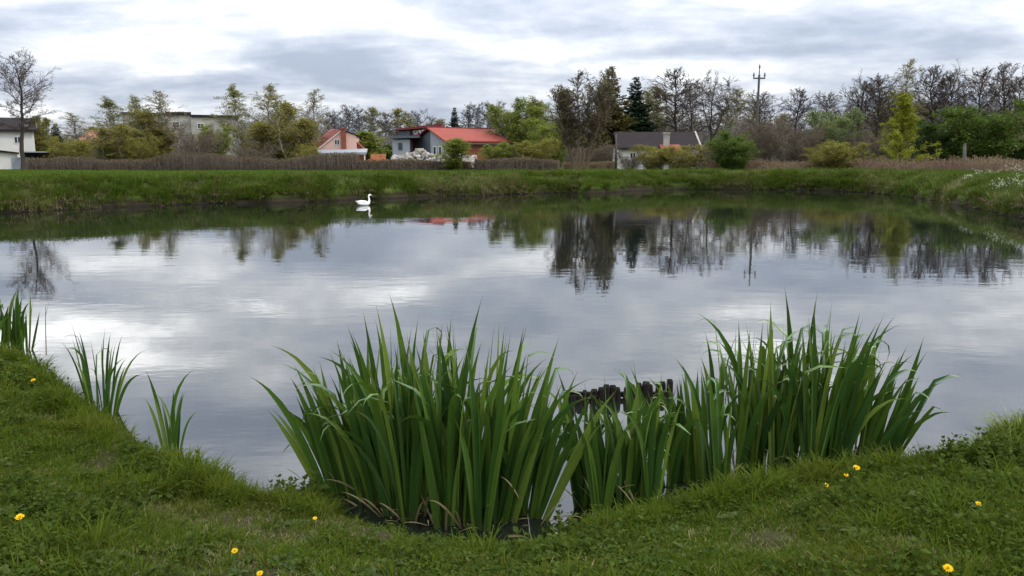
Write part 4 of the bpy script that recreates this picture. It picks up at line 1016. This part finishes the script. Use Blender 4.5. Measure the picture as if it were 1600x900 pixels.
def round_leaves(rng, A, n, rad, h, s, mi=0, k=6, cup=0.15, aspect=1.0, tilt=0.5):
    for i in range(n):
        r = rad * math.sqrt(rng.random()); a = rng.uniform(0, 6.28)
        c = np.array([r * math.cos(a), r * math.sin(a), h * rng.uniform(0.3, 1.0)])
        nm = unit(np.array([rng.normal() * tilt, rng.normal() * tilt, 1.0])); ax = unit(np.cross(nm, np.array([math.sin(a), math.cos(a), 0.1]))); bx_ = np.cross(nm, ax)
        ss = s * rng.uniform(0.6, 1.25)
        an = np.arange(k) * 2 * math.pi / k
        V = [c - nm * ss * cup] + [c + ss * 0.5 * (ax * math.cos(q) + bx_ * math.sin(q) * aspect) for q in an]
        A.add(np.array(V), np.array([(0, 1 + j, 1 + (j + 1) % k) for j in range(k)]), mi, np.full(k + 1, rng.random()))
def rosette(rng, A, n, L, w, mi=0, rise=0.5):
    """toothed strap leaves spreading from one root"""
    for i in range(n):
        az = 6.283 * i / n + rng.uniform(-0.3, 0.3); o = np.array([math.cos(az), math.sin(az), 0]); s = np.array([-o[1], o[0], 0])
        l = L * rng.uniform(0.6, 1.15); V = []; m = 7; a = rise * rng.uniform(0.5, 1.5); c = np.zeros(3)
        for k in range(m):
            t = k / (m - 1); ww = w * (0.15 + math.sin(math.pi * min(1, 0.15 + t * 0.85)) ** 0.8) * (1.0 if k % 2 else 0.62)
            if k == m - 1: ww = 0.001
            V += [c - s * ww / 2 + np.array([0, 0, ww * 0.2]), c, c + s * ww / 2 + np.array([0, 0, ww * 0.2])]
            c = c + (o * math.cos(a) + np.array([0, 0, math.sin(a)])) * l / (m - 1); a -= 0.22 * rng.uniform(0.4, 1.3)
        fs = []
        for k in range(m - 1):
            b = 3 * k; fs += [(b, b + 1, b + 4, b + 3), (b + 1, b + 2, b + 5, b + 4)]
        A.add(np.array(V), np.array(fs), mi, np.full(len(V), rng.random()))
def herb(rng, A, h, nst, leafs, s, mi=0):
    """leafy weed with opposite pairs up the stem"""
    for j in range(nst):
        az = rng.uniform(0, 6.28); le = rng.uniform(0.05, 0.45); d = np.array([math.cos(az) * math.sin(le), math.sin(az) * math.sin(le), math.cos(le)])
        hh = h * rng.uniform(0.6, 1.1); p0 = np.array([rng.normal() * 0.02, rng.normal() * 0.02, -0.01])
        v, fc = cones(p0[None], d[None], np.array([hh]), 0.003); A.add(v, fc, mi, np.full(4, 0.3))
        for k in range(leafs):
            t = 0.15 + 0.85 * (k + 1) / leafs; a0 = k * 1.57
            for q in (0, math.pi):
                o = np.array([math.cos(a0 + q), math.sin(a0 + q), 0.25]); c = p0 + d * hh * t
                n_ = 1
                v, fc = leaves(rng, c[None], s * (1.15 - 0.5 * t), 0.62, 2.0, o[None]); A.add(v, fc, mi, np.full(4, rng.random()))
def scatter(name, pts, rot, scl, idx, sources, label, cat, tilt=None):
    """one object: points that carry small plants"""
    me = bpy.data.meshes.new(name); me.vertices.add(len(pts)); me.vertices.foreach_set('co', np.asarray(pts, np.float32).ravel())
    n = len(pts)
    R = np.zeros((n, 3), np.float32); R[:, 2] = rot
    if tilt is not None: R[:, :2] = tilt
    a = me.attributes.new('rot', 'FLOAT_VECTOR', 'POINT'); a.data.foreach_set('vector', R.ravel())
    a = me.attributes.new('scl', 'FLOAT', 'POINT'); a.data.foreach_set('value', np.asarray(scl, np.float32))
    a = me.attributes.new('pick', 'INT', 'POINT'); a.data.foreach_set('value', np.asarray(idx, np.int32))
    o = link(name, me)
    ng = bpy.data.node_groups.new(name + '_scatter', 'GeometryNodeTree')
    ng.interface.new_socket('Geometry', in_out='INPUT', socket_type='NodeSocketGeometry'); ng.interface.new_socket('Geometry', in_out='OUTPUT', socket_type='NodeSocketGeometry')
    gi = ng.nodes.new('NodeGroupInput'); go = ng.nodes.new('NodeGroupOutput')
    iop = ng.nodes.new('GeometryNodeInstanceOnPoints'); jn = ng.nodes.new('GeometryNodeJoinGeometry')
    for s in sources[::-1]:
        oi = ng.nodes.new('GeometryNodeObjectInfo'); oi.inputs['Object'].default_value = s; oi.inputs['As Instance'].default_value = True
        ng.links.new(oi.outputs['Geometry'], jn.inputs[0])
    def na(nm, ty):
        q = ng.nodes.new('GeometryNodeInputNamedAttribute'); q.data_type = ty; q.inputs['Name'].default_value = nm; return q.outputs['Attribute']
    e2r = ng.nodes.new('FunctionNodeEulerToRotation'); ng.links.new(na('rot', 'FLOAT_VECTOR'), e2r.inputs[0])
    ng.links.new(gi.outputs[0], iop.inputs['Points']); ng.links.new(jn.outputs[0], iop.inputs['Instance'])
    iop.inputs['Pick Instance'].default_value = True; ng.links.new(na('pick', 'INT'), iop.inputs['Instance Index'])
    ng.links.new(e2r.outputs[0], iop.inputs['Rotation']); ng.links.new(na('scl', 'FLOAT'), iop.inputs['Scale'])
    ng.links.new(iop.outputs[0], go.inputs[0])
    md = o.modifiers.new('scatter', 'NODES'); md.node_group = ng
    return tag(o, label, cat, kind='stuff')

G = [M['grass'], M['weed'], M['straw']]
src_near = [
    tuft('grass_tuft', G, lambda r, A: blades(r, A, 26, 0.05, 0.045, 0.0034, 0.7, 0.45), 1),
    tuft('grass_tuft', G, lambda r, A: (blades(r, A, 22, 0.05, 0.060, 0.0036, 0.6, 0.5), blades(r, A, 5, 0.05, 0.05, 0.003, 0.9, 0.3, 2)), 2),
    tuft('grass_tuft', G, lambda r, A: (blades(r, A, 14, 0.05, 0.040, 0.0032, 0.8, 0.4), round_leaves(r, A, 9, 0.05, 0.035, 0.012, 1)), 3),
    tuft('grass_tuft', G, lambda r, A: (blades(r, A, 12, 0.05, 0.035, 0.0034, 0.9, 0.4), blades(r, A, 6, 0.05, 0.035, 0.003, 1.0, 0.3, 2)), 4),
    tuft('clover', G, lambda r, A: (round_leaves(r, A, 26, 0.055, 0.035, 0.0145, 1), blades(r, A, 6, 0.05, 0.05, 0.003, 0.6, 0.4)), 5),
    tuft('rosette', G, lambda r, A: rosette(r, A, 8, 0.085, 0.026, 1), 6),
    tuft('grass_tuft', G, lambda r, A: blades(r, A, 20, 0.045, 0.12, 0.0045, 0.45, 0.4, 0, 4), 7),
    tuft('weed', G, lambda r, A: herb(r, A, 0.10, 4, 4, 0.035, 1), 8),
]
rng = np.random.default_rng(21)
n = 200000
dep = 1.0 + 8.8 * rng.random(n) ** 1.05; lat = rng.uniform(-1, 1, n) * (0.68 * dep + 2.4)
sd = signed_distance(lat, dep)
soil = bare(lat, dep)
keep = (sd > -0.06) & (rng.random(n) < 1.05 - 0.72 * soil) & ((np.abs(lat) < 0.69 * dep) & (dep > 2.6) | (rng.random(n) < 0.62))
lat, dep, sd, soil = lat[keep], dep[keep], sd[keep], soil[keep]
n = len(lat); z = ground_z(lat, dep, sd)
weedy = fbm(lat, dep, 0.8, 50); r = rng.random(n)
pick = np.where(r < 0.36, 0, np.where(r < 0.66, 1, np.where(r < 0.80, 2, 3)))
pick = np.where((soil > 0.25) & (rng.random(n) < 0.55), 3, pick)
pick = np.where((weedy > 0.56) & (rng.random(n) < 0.25), 4, pick)
pick = np.where(rng.random(n) < 0.014 + 0.02 * (weedy > 0.5), 5, pick)
front = smooth(-1.05, -0.85, lat) * smooth(0.45, 0.25, lat) * smooth(0.55, 0.2, sd)      # trodden short before the irises
pick = np.where((rng.random(n) < 0.02) | ((sd < 0.28) & (front < 0.5) & (rng.random(n) < 0.30)), 6, pick)
pick = np.where(rng.random(n) < 0.010, 7, pick)
scl = rng.uniform(0.7, 1.4, n) * (0.40 + 1.3 * fbm(lat, dep, 1.9, 55)) * (1 + 0.12 * smooth(0.5, 0.0, sd)) * (1 - 0.45 * front) * (1 - 0.35 * soil) * (1 + 0.45 * smooth(5.0, 8, dep))
scatter('short_grass', np.stack([lat, dep, z], 1), rng.uniform(0, 6.28, n), scl, pick, src_near, 'short trodden grass and clover on the near bank', 'grass', rng.normal(size=(n, 2)) * 0.12)

# leafy weeds crowding the water's edge and the feet of the irises
src_weed = [tuft('weed', G, lambda r, A: herb(r, A, 0.17, 6, 5, 0.05, 1), 31), tuft('weed', G, lambda r, A: herb(r, A, 0.11, 6, 4, 0.038, 1), 32),
            tuft('rosette', G, lambda r, A: rosette(r, A, 9, 0.13, 0.035, 1, 0.8), 33)]
pts, sc2 = [], []
for (px0, px1, py0, py1, nn, s_) in ((430, 590, 715, 768, 190, 1.0), (1130, 1290, 712, 742, 150, 1.0), (860, 980, 770, 812, 120, 0.85), (1040, 1130, 735, 760, 50, 0.8), (580, 840, 790, 822, 70, 0.6),
                                     (180, 400, 650, 760, 90, 0.6), (1380, 1520, 700, 750, 90, 0.8), (0, 180, 560, 660, 60, 0.9), (1480, 1600, 690, 760, 80, 0.9), (0, 220, 800, 890, 40, 0.6), (1250, 1600, 760, 850, 30, 0.5)):
    for _ in range(nn):
        q = on_plane(rng.uniform(px0, px1), rng.uniform(py0, py1), 0.15); pts.append((q[0], q[1])); sc2.append(s_ * rng.uniform(0.6, 1.25))
pts = np.array(pts); sc2 = np.array(sc2); sd = signed_distance(pts[:, 0], pts[:, 1]); k = sd > -0.08; pts, sc2, sd = pts[k], sc2[k], sd[k]
z = np.maximum(ground_z(pts[:, 0], pts[:, 1], sd), -0.01)
scatter('leafy_weeds', np.column_stack([pts, z]), rng.uniform(0, 6.28, len(pts)), sc2, rng.choice(3, len(pts), p=(0.45, 0.4, 0.15)), src_weed, 'leafy green weeds round the feet of the irises', 'weeds')

# long grass of the far bank and the meadow behind it
GF = [M['grass_far'], M['straw'], M['petal_white'], M['weed']]
src_far = [tuft('bank_grass', GF, lambda r, A: blades(r, A, 26, 0.22, 0.34, 0.022, 0.5, 0.35), 51),
           tuft('bank_grass', GF, lambda r, A: (blades(r, A, 22, 0.24, 0.26, 0.022, 0.7, 0.4), blades(r, A, 3, 0.2, 0.30, 0.014, 0.6, 0.3, 1)), 52),
           tuft('bank_grass', GF, lambda r, A: (blades(r, A, 8, 0.2, 0.28, 0.018, 0.9, 0.5), blades(r, A, 14, 0.2, 0.34, 0.014, 1.0, 0.5, 1)), 53),
           tuft('meadow_grass', GF, lambda r, A: blades(r, A, 24, 0.3, 0.16, 0.026, 0.6, 0.3), 54),
           tuft('bank_weed', GF, lambda r, A: round_leaves(r, A, 40, 0.25, 0.33, 0.05, 3), 55)]
n = 165000
px = rng.uniform(-380, 1980, n); dd = 27 + 53 * rng.random(n) ** 1.3
x = (px - 800) / F * dd * 0.987; sd = signed_distance(x, dd); keep = (sd > 0.02)
keep &= (sd < 4) | (rng.random(n) < 0.6)
x, dd, sd = x[keep], dd[keep], sd[keep]
fr_ = np.array(farp); fl = np.concatenate([[0], np.cumsum(np.hypot(*np.diff(fr_, axis=0).T))]); nf = 15000
tf = rng.uniform(0, fl[-1], nf); xf = np.interp(tf, fl, fr_[:, 0]) + rng.normal(size=nf) * 0.45; yf = np.interp(tf, fl, fr_[:, 1]) + rng.normal(size=nf) * 0.45
sf = signed_distance(xf, yf); kf = (sf > -0.15) & (sf < 0.9); x = np.concatenate([x, xf[kf]]); dd = np.concatenate([dd, yf[kf]]); sd = np.concatenate([sd, sf[kf]])
n = len(x); z = ground_z(x, dd, sd); low = z < 0.02
dry = fbm(x, dd, 0.35, 60)
pick = np.where(sd < 4.5, rng.choice([0, 1, 4], n, p=(0.5, 0.36, 0.14)), 3)
pick = np.where((sd < 1.5) & (rng.random(n) < np.clip((dry - 0.30) * 2.6, 0.10, 0.85)), 2, pick)
keep = ~((sd < 0.5) & (fbm(x, dd, 0.5, 66) > 0.60) & (rng.random(n) < 0.9)) & ~low
scl = rng.uniform(0.7, 1.3, n) * (0.65 + 0.7 * fbm(x, dd, 0.7, 63))
scatter('bank_grass', np.stack([x, dd, z], 1)[keep], rng.uniform(0, 6.28, n)[keep], scl[keep], pick[keep], src_far, 'long green grass on the far bank and meadow', 'grass')

# white umbels on the right bank
def umbel(r, A):
    for j in range(7):
        a = r.uniform(0, 6.28); rr = 0.28 * math.sqrt(r.random()); h = r.uniform(0.35, 0.62); b = np.array([rr * math.cos(a), rr * math.sin(a), 0.0]); d = unit(np.array([r.normal() * 0.12, r.normal() * 0.12, 1.0]))
        v, fc = cones(b[None], d[None], np.array([h]), 0.008); A.add(v, fc, 3, np.full(4, .5))
        c = b + d * h
        for q in range(7):
            o = c + np.array([r.normal() * 0.05, r.normal() * 0.05, r.normal() * 0.012])
            v, fc = leaves(r, o[None], 0.045, 0.8, 3.0); A.add(v, fc, 2, np.full(4, r.random()))
    round_leaves(r, A, 12, 0.28, 0.3, 0.10, 3)
src_umb = [tuft('umbel', GF, umbel, 71), tuft('umbel', GF, umbel, 72)]
n = 120; px = np.clip(1600 - np.abs(rng.normal(size=n)) * 80, 1400, 1660); py = rng.uniform(290, 334, n)
q = np.array([on_plane(a, b, 0.7)[:2] for a, b in zip(px, py)]); sd = signed_distance(q[:, 0], q[:, 1])
k = (sd > 0.1) & (sd < 6.0) & (fbm(q[:, 0], q[:, 1], 0.5, 70) > 0.44); q, sd = q[k], sd[k]
scatter('white_wildflowers', np.column_stack([q, ground_z(q[:, 0], q[:, 1], sd)]), rng.uniform(0, 6.28, len(q)), rng.uniform(0.7, 1.25, len(q)), rng.integers(0, 2, len(q)), src_umb, 'drift of white umbel flowers on the far bank', 'wildflowers')

# ------------------------------------------------------------------ irises at the near edge
def iris_leaf(parent, rng, base, az, lean, L, w, curve, fold=None, fold_ang=2.0, twist=0.0, mat='iris', name='leaf', tw0=0.0):
    """sword leaf: keeled cross-section, sheathed foot, pointed tip, tip folded over on some"""
    n = 13; V = []; T = []
    o = np.array([math.cos(az), math.sin(az), 0.0]); s0 = np.array([-o[1], o[0], 0.0])
    c = np.array(base, float); ang = lean
    ts = np.concatenate([np.linspace(0, 0.85, n - 4), [0.905, 0.95, 0.98, 1.0]])
    for k in range(n):
        t = ts[k]
        d = o * math.sin(ang) + np.array([0, 0, 1.0]) * math.cos(ang)
        tw = tw0 + twist * t
        nrm = np.cross(s0, d)
        s = s0 * math.cos(tw) + nrm * math.sin(tw); nn = np.cross(d, s)
        ww = w * (0.74 + 0.34 * math.sin(math.pi * min(1.0, t * 1.1))) * (1 - smooth(0.66 if fold is None else 0.80, 1.02, t) ** 1.6 * 0.995)
        V += [c - s * ww / 2 + nn * ww * 0.16, c, c + s * ww / 2 + nn * ww * 0.16]; T += [t, t, t]
        if k < n - 1:
            ds = (ts[k + 1] - t) * L
            c = c + d * ds
            ang += curve * (ts[k + 1] - t) * (0.25 + 3.2 * max(0.0, t - 0.35))
            if fold is not None and t <= fold < ts[k + 1]: ang += fold_ang * 0.55
            elif fold is not None and t > fold and t < fold + 0.18: ang += fold_ang * 0.3
    fs = []
    for k in range(n - 1):
        b = 3 * k; fs += [(b, b + 1, b + 4, b + 3), (b + 1, b + 2, b + 5, b + 4)]
    return link(name, mesh_from(name, V, [np.array(fs)], [M[mat]], attr=T, smooth_shade=True), parent)

def iris_clump(label, fans, seed, hgt, spreadx=None, name='iris_clump', fold_p=0.18, wide=0.034):
    """fans: list of (px, py, height factor, outward lean in the picture plane)"""
    rng = np.random.default_rng(seed)
    ps = [on_plane(a, b, 0.06) for a, b, *_ in fans]
    cx_ = np.mean([p[0] for p in ps]); cy_ = np.mean([p[1] for p in ps])
    root = tag(empty(name, (cx_, cy_, 0.0)), label, 'iris', 'irises along the near edge')
    for (a, b, hf, ln), p in zip(fans, ps):
        x, y = p[0] - cx_, p[1] - cy_
        z = max(-0.05, gz(p[0], p[1])) - 0.02
        faz = rng.uniform(-0.7, 0.7) + (math.pi if rng.random() < 0.5 else 0)      # fan plane
        nl = int(rng.integers(5, 9))
        for j in range(nl):
            u = (j - (nl - 1) / 2) / ((nl - 1) / 2)
            L = hgt * hf * rng.uniform(0.80, 1.10) * (1 - 0.24 * abs(u) ** 1.5)
            az = faz + (0 if u >= 0 else math.pi) + rng.normal() * 0.35
            lean = 0.02 + 0.08 * abs(u) + abs(rng.normal()) * 0.035
            # lean the whole fan outwards
            dv = np.array([math.cos(az) * math.sin(lean) + math.sin(ln), math.sin(az) * math.sin(lean)])
            az2 = math.atan2(dv[1], dv[0]); lean2 = min(0.8, math.hypot(*dv))
            bx_, by_ = x + math.cos(faz) * u * 0.03 + rng.normal() * 0.008, y + math.sin(faz) * u * 0.03 + rng.normal() * 0.008
            ww = wide * rng.uniform(0.75, 1.2)
            if rng.random() < fold_p:         # broad side gives way: the upper part hangs over
                iris_leaf(root, rng, (bx_, by_, z), az2 + rng.normal() * 0.6, lean2, L * 1.05, ww, rng.uniform(0.1, 0.5), rng.uniform(0.62, 0.86), rng.uniform(1.0, 2.1), rng.normal() * 0.4)
            else:                             # sword blade standing edgewise in its fan
                iris_leaf(root, rng, (bx_, by_, z), az2, lean2, L, ww, rng.uniform(-0.05, 0.40) + 0.15 * abs(u) + (rng.uniform(0.6, 1.6) if rng.random() < 0.25 else 0), None, 0, rng.normal() * 0.5, tw0=math.pi / 2 + rng.normal() * 0.25)
        for j in range(int(rng.integers(1, 4))):      # dead leaves at the foot
            iris_leaf(root, rng, (x + rng.normal() * 0.03, y - 0.03 + rng.normal() * 0.03, z), rng.uniform(0, 6.28), rng.uniform(0.4, 1.1), hgt * rng.uniform(0.12, 0.42), 0.011, 0.9, None, 1.5, rng.normal(), 'straw', 'dead_leaf')
    return root
rI = random.Random(12)
def fanset(spec):
    out = []
    for (x0, x1, y0f, y1f, n, hA, hB, l0, l1) in spec:
        for i in range(n):
            t = (i + rI.uniform(0.1, 0.9)) / n
            out.append((x0 + (x1 - x0) * t, rI.uniform(y0f, y1f), hA + (hB - hA) * t + rI.uniform(-0.06, 0.06), l0 + (l1 - l0) * t + rI.uniform(-0.05, 0.05)))
    return out
iris_clump('largest iris clump, broad stand of sword leaves nearest the camera',
           fanset([(515, 605, 732, 772, 9, 0.74, 0.96, -0.25, -0.06), (575, 720, 752, 808, 14, 0.98, 1.0, -0.06, 0.0), (690, 808, 766, 815, 12, 1.0, 0.94, 0.0, 0.07), (808, 838, 775, 800, 3, 0.82, 0.76, 0.10, 0.24), (600, 800, 735, 755, 6, 1.0, 1.0, -0.04, 0.06)]), 61, 1.15)
iris_clump('narrow shorter iris clump standing between the two big ones', fanset([(902, 1022, 762, 800, 14, 0.80, 0.84, -0.06, 0.05)]), 62, 1.02, fold_p=0.26, wide=0.032)
iris_clump('second big iris clump, its leaf tips folded over, beside three dandelions',
           fanset([(1040, 1130, 722, 758, 8, 0.72, 0.84, -0.12, -0.03), (1120, 1290, 700, 736, 15, 1.0, 1.02, -0.06, 0.05), (1270, 1385, 702, 728, 9, 0.98, 0.86, 0.03, 0.30), (1180, 1330, 690, 708, 6, 1.0, 1.0, 0, 0.1)]), 63, 1.08, fold_p=0.36)
iris_clump('iris clump at the picture edge on the higher bank', fanset([(-50, 45, 520, 548, 9, 0.9, 0.8, -0.1, 0.14)]), 64, 0.80, fold_p=0.1)
iris_clump('small iris clump leaning over the water at the bank side', fanset([(140, 178, 632, 652, 4, 0.95, 1.0, -0.14, 0.2)]), 65, 0.76, fold_p=0.08, wide=0.020)
iris_clump('thin tuft of few upright iris leaves alone in the shallows', [(266, 692, 1.0, 0.0), (272, 690, 0.8, 0.03)], 66, 0.62, fold_p=0.0, wide=0.020)

# dry stalks
def stalk(label, px0, py0, z0, px1, py1, Y1, w=0.004):
    a = on_plane(px0, py0, z0); b = at_depth(px1, py1, Y1)
    o = tag(empty('dry_stalk', tuple(a)), label, 'stalk')
    d = b - a; MB().tube([(0, 0, -0.02), d * 0.5 + np.array([0, 0, 0.02]), d], [w, w * 0.8, w * 0.4], 5).build('stem', M['straw'], o)
    MB().tube([d * 0.8, d * 0.95 + np.array([0.03, 0.01, 0.05])], [w * 0.5, w * 0.2], 4).build('side_shoot', M['straw'], o)
    return o
stalk('dry pale straw lying aslant behind the dandelions', 1384, 744, 0.16, 1334, 710, on_plane(1345, 728, 0.1)[1])
stalk('thin dry reed stalk standing by the iris clump on the higher bank', 72, 552, 0.12, 71, 478, on_plane(72, 552, 0.12)[1], 0.005)

# grass tussocks on the near bank
def tussock(px, py, h, n, label, mat='grass_bright', rad=0.12, w=0.008):
    q = on_plane(px, py, 0.18); z = gz(q[0], q[1]); A = Acc()
    blades(np.random.default_rng(int(px)), A, n, rad, h, w, 0.45, 0.42, 0, 5)
    return tag(link('grass_tussock', A.mesh('grass_tussock', [M[mat]]), None, (q[0], q[1], max(z, 0) - 0.01)), label, 'grass tussock', 'grass tussocks on the near bank')
tussock(1590, 680, 0.34, 150, 'tall yellow-green tussock overhanging the water at the picture edge')
tussock(1515, 722, 0.20, 80, 'small bright tussock with broad blades above the pond corner', w=0.012)
tussock(1560, 706, 0.24, 100, 'middle yellow-green tussock between the small bright one and the tall one')
tussock(45, 650, 0.22, 220, 'round dark mound of long grass on the higher bank', 'grass', 0.2, 0.005)
tussock(330, 722, 0.12, 90, 'low green tuft at the water edge past the thin iris tuft', 'grass', 0.12, 0.005)

# ------------------------------------------------------------------ dandelions
def petals_mesh(seed):
    r = np.random.default_rng(seed); A = Acc()
    for ring, (n, L, up) in enumerate(((20, 0.021, 0.15), (18, 0.017, 0.55), (14, 0.012, 1.0), (8, 0.007, 1.4))):
        for i in range(n):
            a = 6.283 * i / n + ring * 0.2 + r.normal() * 0.05; o = np.array([math.cos(a), math.sin(a), 0]); s = np.array([-o[1], o[0], 0]); d = unit(o + np.array([0, 0, math.tan(min(up, 1.35)) if up < 1.4 else 5]))
            l = L * r.uniform(0.85, 1.12); w = 0.0042
            V = [-s * w * .3, s * w * .3, d * l * .7 + s * w * .5, d * l * .7 - s * w * .5, d * l]
            V = [np.array(v) + o * 0.002 + np.array([0, 0, 0.001 * ring]) for v in V]
            A.add(np.array(V), np.array([(0, 1, 2, 3)]), 0); A.F.append(np.array([(3, 2, 4)]) + A.n - 5); A.M.append(0)
    return mesh_from('flower_head', np.vstack(A.V), A.F, [M['dandelion']], A.M)
pm = [petals_mesh(k) for k in range(3)]
rA = Acc(); rosette(np.random.default_rng(3), rA, 7, 0.10, 0.026, 0, 0.55); rose_me = rA.mesh('leaf_rosette', [M['weed']])
for i, (px, py, s, lab) in enumerate([
        (52, 594, 1.15, 'dandelion on the grass mound of the higher bank'), (31, 808, 1.25, 'dandelion nearest the picture corner among clover leaves'),
        (367, 861, 0.9, 'half-closed dandelion low in the trodden grass'), (406, 896, 0.85, 'dandelion cut by the bottom edge of the picture'),
        (492, 810, 0.7, 'faded flat yellow flower in front of the largest iris clump'), (1290, 758, 1.0, 'lowest of three dandelions by the folded iris clump'),
        (1322, 743, 0.85, 'middle of three dandelions by the folded iris clump'), (1338, 731, 1.3, 'topmost and biggest of three dandelions by the folded iris clump'),
        (1529, 787, 0.9, 'dandelion alone below the yellow-green tussocks'), (1481, 888, 1.3, 'large dandelion beside a bare dark patch of soil')]):
    z0 = 0.30; q = on_plane(px, py, z0)
    for _ in range(5):
        hh = 0.115 + 0.02 * (s > 1); q = on_plane(px, py, gz(q[0], q[1]) + hh)
    zg = gz(q[0], q[1])
    o = tag(empty('dandelion', (q[0], q[1], zg), i * 1.3), lab, 'dandelion', 'dandelions in the near grass')
    MB().tube([(0, 0, -0.01), (0.006, 0, hh * 0.5), (0, 0, hh)], [0.0025, 0.002, 0.002], 5).build('stem', M['stem'], o)
    f_ = link('flower_head', pm[i % 3], o, (0, 0, hh)); s *= 0.68; f_.scale = (s, s, s * (0.9 if i != 2 else 1.2)); f_.rotation_euler = (0.35, 0, -i * 1.3)
    link('leaf_rosette', rose_me, o, (0, 0, 0.012)).scale = (s, s, s)
    MB().tube([(0, 0, hh - 0.012), (0, 0, hh - 0.004), (0, 0, hh + 0.002)], [0.003, 0.007 * s, 0.006 * s], 8).build('calyx', M['stem'], o)

# ------------------------------------------------------------------ rotten stakes in the water
a, b = on_plane(884, 632, 0.0), on_plane(1046, 618, 0.0)
stakes = tag(empty('old_stakes', ((a[0] + b[0]) / 2, (a[1] + b[1]) / 2, 0)), 'row of dark rotten wooden stakes standing in the water behind the irises', 'stakes')
rs = random.Random(8)
n = 17
for i in range(n):
    t = i / (n - 1); p = a + (b - a) * t; px = 884 + (1046 - 884) * t
    topz = at_depth(px, np.interp(px, [884, 905, 925, 928, 975, 1000, 1046], [618, 613, 609, 604, 600, 598, 594]) + rs.uniform(-2, 5), p[1])[2]
    x, y = p[0] - stakes.location.x, p[1] - stakes.location.y + rs.uniform(-0.02, 0.02); r = 0.030 * rs.uniform(0.8, 1.25)
    tx = rs.uniform(-0.015, 0.015)
    MB().tube([(x, y, -0.35), (x + tx * .5, y, 0.0), (x + tx, y, topz * 0.85), (x + tx, y + 0.005, topz)], [r, r * 1.05, r, r * 0.72], 7).build('stake', M['wood_old'], stakes)
MB().box(a[0] - stakes.location.x, b[0] - stakes.location.x, 0.045, 0.075, 0.01, 0.05).build('rail', M['wood_old'], stakes)

# ------------------------------------------------------------------ swan
q = on_plane(569, 321, 0.0)
swan = tag(empty('swan', (q[0], q[1], 0), math.radians(32)), 'white swan with upright neck swimming near the far bank', 'swan'); swan.scale = (0.82, 0.82, 0.82)
def lathe_body(stations, k=16):
    """rings along the animal: (x, z centre, half width, half height)"""
    V, Fs = [], []
    for (x, zc_, w, h) in stations:
        for j in range(k):
            a = 2 * math.pi * j / k; V.append((x, w * math.cos(a), zc_ + h * math.sin(a)))
    n = len(stations)
    for i in range(n - 1):
        for j in range(k): Fs.append((i * k + j, (i + 1) * k + j, (i + 1) * k + (j + 1) % k, i * k + (j + 1) % k))
    Fs.append(tuple(range(k))); Fs.append(tuple(range((n - 1) * k, n * k))[::-1])
    return V, Fs
import bmesh
def skin_mesh(name, pts, rad, mat, k=14):
    b_ = MB(); b_.tube(pts, rad, k); return b_.mesh(name, mat, True)
# body and neck in one continuous surface: rings swept along one bent spine from tail to crown of the head
spine = [(-0.40, 0.17), (-0.36, 0.155), (-0.30, 0.125), (-0.20, 0.10), (-0.08, 0.09), (0.06, 0.085), (0.17, 0.09), (0.245, 0.13), (0.285, 0.20), (0.290, 0.28), (0.275, 0.36), (0.262, 0.44), (0.268, 0.50), (0.300, 0.535), (0.345, 0.535), (0.385, 0.522), (0.41, 0.512)]
wid = [0.010, 0.055, 0.11, 0.155, 0.175, 0.17, 0.135, 0.085, 0.055, 0.043, 0.038, 0.036, 0.038, 0.045, 0.043, 0.030, 0.02]
hei = [0.008, 0.025, 0.065, 0.105, 0.125, 0.12, 0.10, 0.08, 0.058, 0.045, 0.040, 0.038, 0.040, 0.045, 0.040, 0.028, 0.018]
V, Fs = [], []; k = 16
for i, (x, z) in enumerate(spine):
    x0, z0 = spine[max(i - 1, 0)]; x1, z1 = spine[min(i + 1, len(spine) - 1)]
    t = np.array([x1 - x0, z1 - z0]); t = t / np.hypot(*t); nrm = np.array([-t[1], t[0]])
    for j in range(k):
        a = 2 * math.pi * j / k
        V.append((x + nrm[0] * hei[i] * math.sin(a), wid[i] * math.cos(a), z + nrm[1] * hei[i] * math.sin(a)))
for i in range(len(spine) - 1):
    for j in range(k): Fs.append((i * k + j, i * k + (j + 1) % k, (i + 1) * k + (j + 1) % k, (i + 1) * k + j))
Fs.append(tuple(range(k))[::-1]); Fs.append(tuple(range((len(spine) - 1) * k, len(spine) * k)))
bo = MB().add(V, Fs).build('body', M['swan'], swan, True)
for s_ in (-1, 1):      # folded wings arched over the back, tips crossing above the tail
    st = [(0.16, 0.13, 0.02, 0.05), (0.08, 0.16, 0.05, 0.085), (-0.06, 0.175, 0.055, 0.095), (-0.2, 0.185, 0.045, 0.075), (-0.32, 0.20, 0.03, 0.045), (-0.44, 0.225, 0.012, 0.018)]
    V, Fs = lathe_body(st, 10); off = [0.10, 0.125, 0.12, 0.09, 0.055, 0.03]
    V = [(x, y + s_ * off[i // 10], z) for i, (x, y, z) in enumerate(V)]
    MB().add(V, Fs).build('wing', M['swan'], swan, True)
V, Fs = lathe_body([(0.395, 0.517, 0.021, 0.019), (0.43, 0.503, 0.020, 0.014), (0.47, 0.488, 0.019, 0.009), (0.49, 0.482, 0.010, 0.006)], 10)
MB().add(V, Fs).build('bill', M['bill'], swan, True)
V, Fs = lathe_body([(0.375, 0.535, 0.008, 0.006), (0.39, 0.540, 0.017, 0.013), (0.405, 0.533, 0.014, 0.010), (0.415, 0.525, 0.006, 0.006)], 8)
MB().add(V, Fs).build('bill_knob', M['black'], swan, True)
for s_ in (-1, 1): MB().tube([(0.352, s_ * 0.036, 0.545), (0.352, s_ * 0.043, 0.545)], [0.008, 0.005], 8).build('eye', M['black'], swan)

bpy.context.view_layer.update()
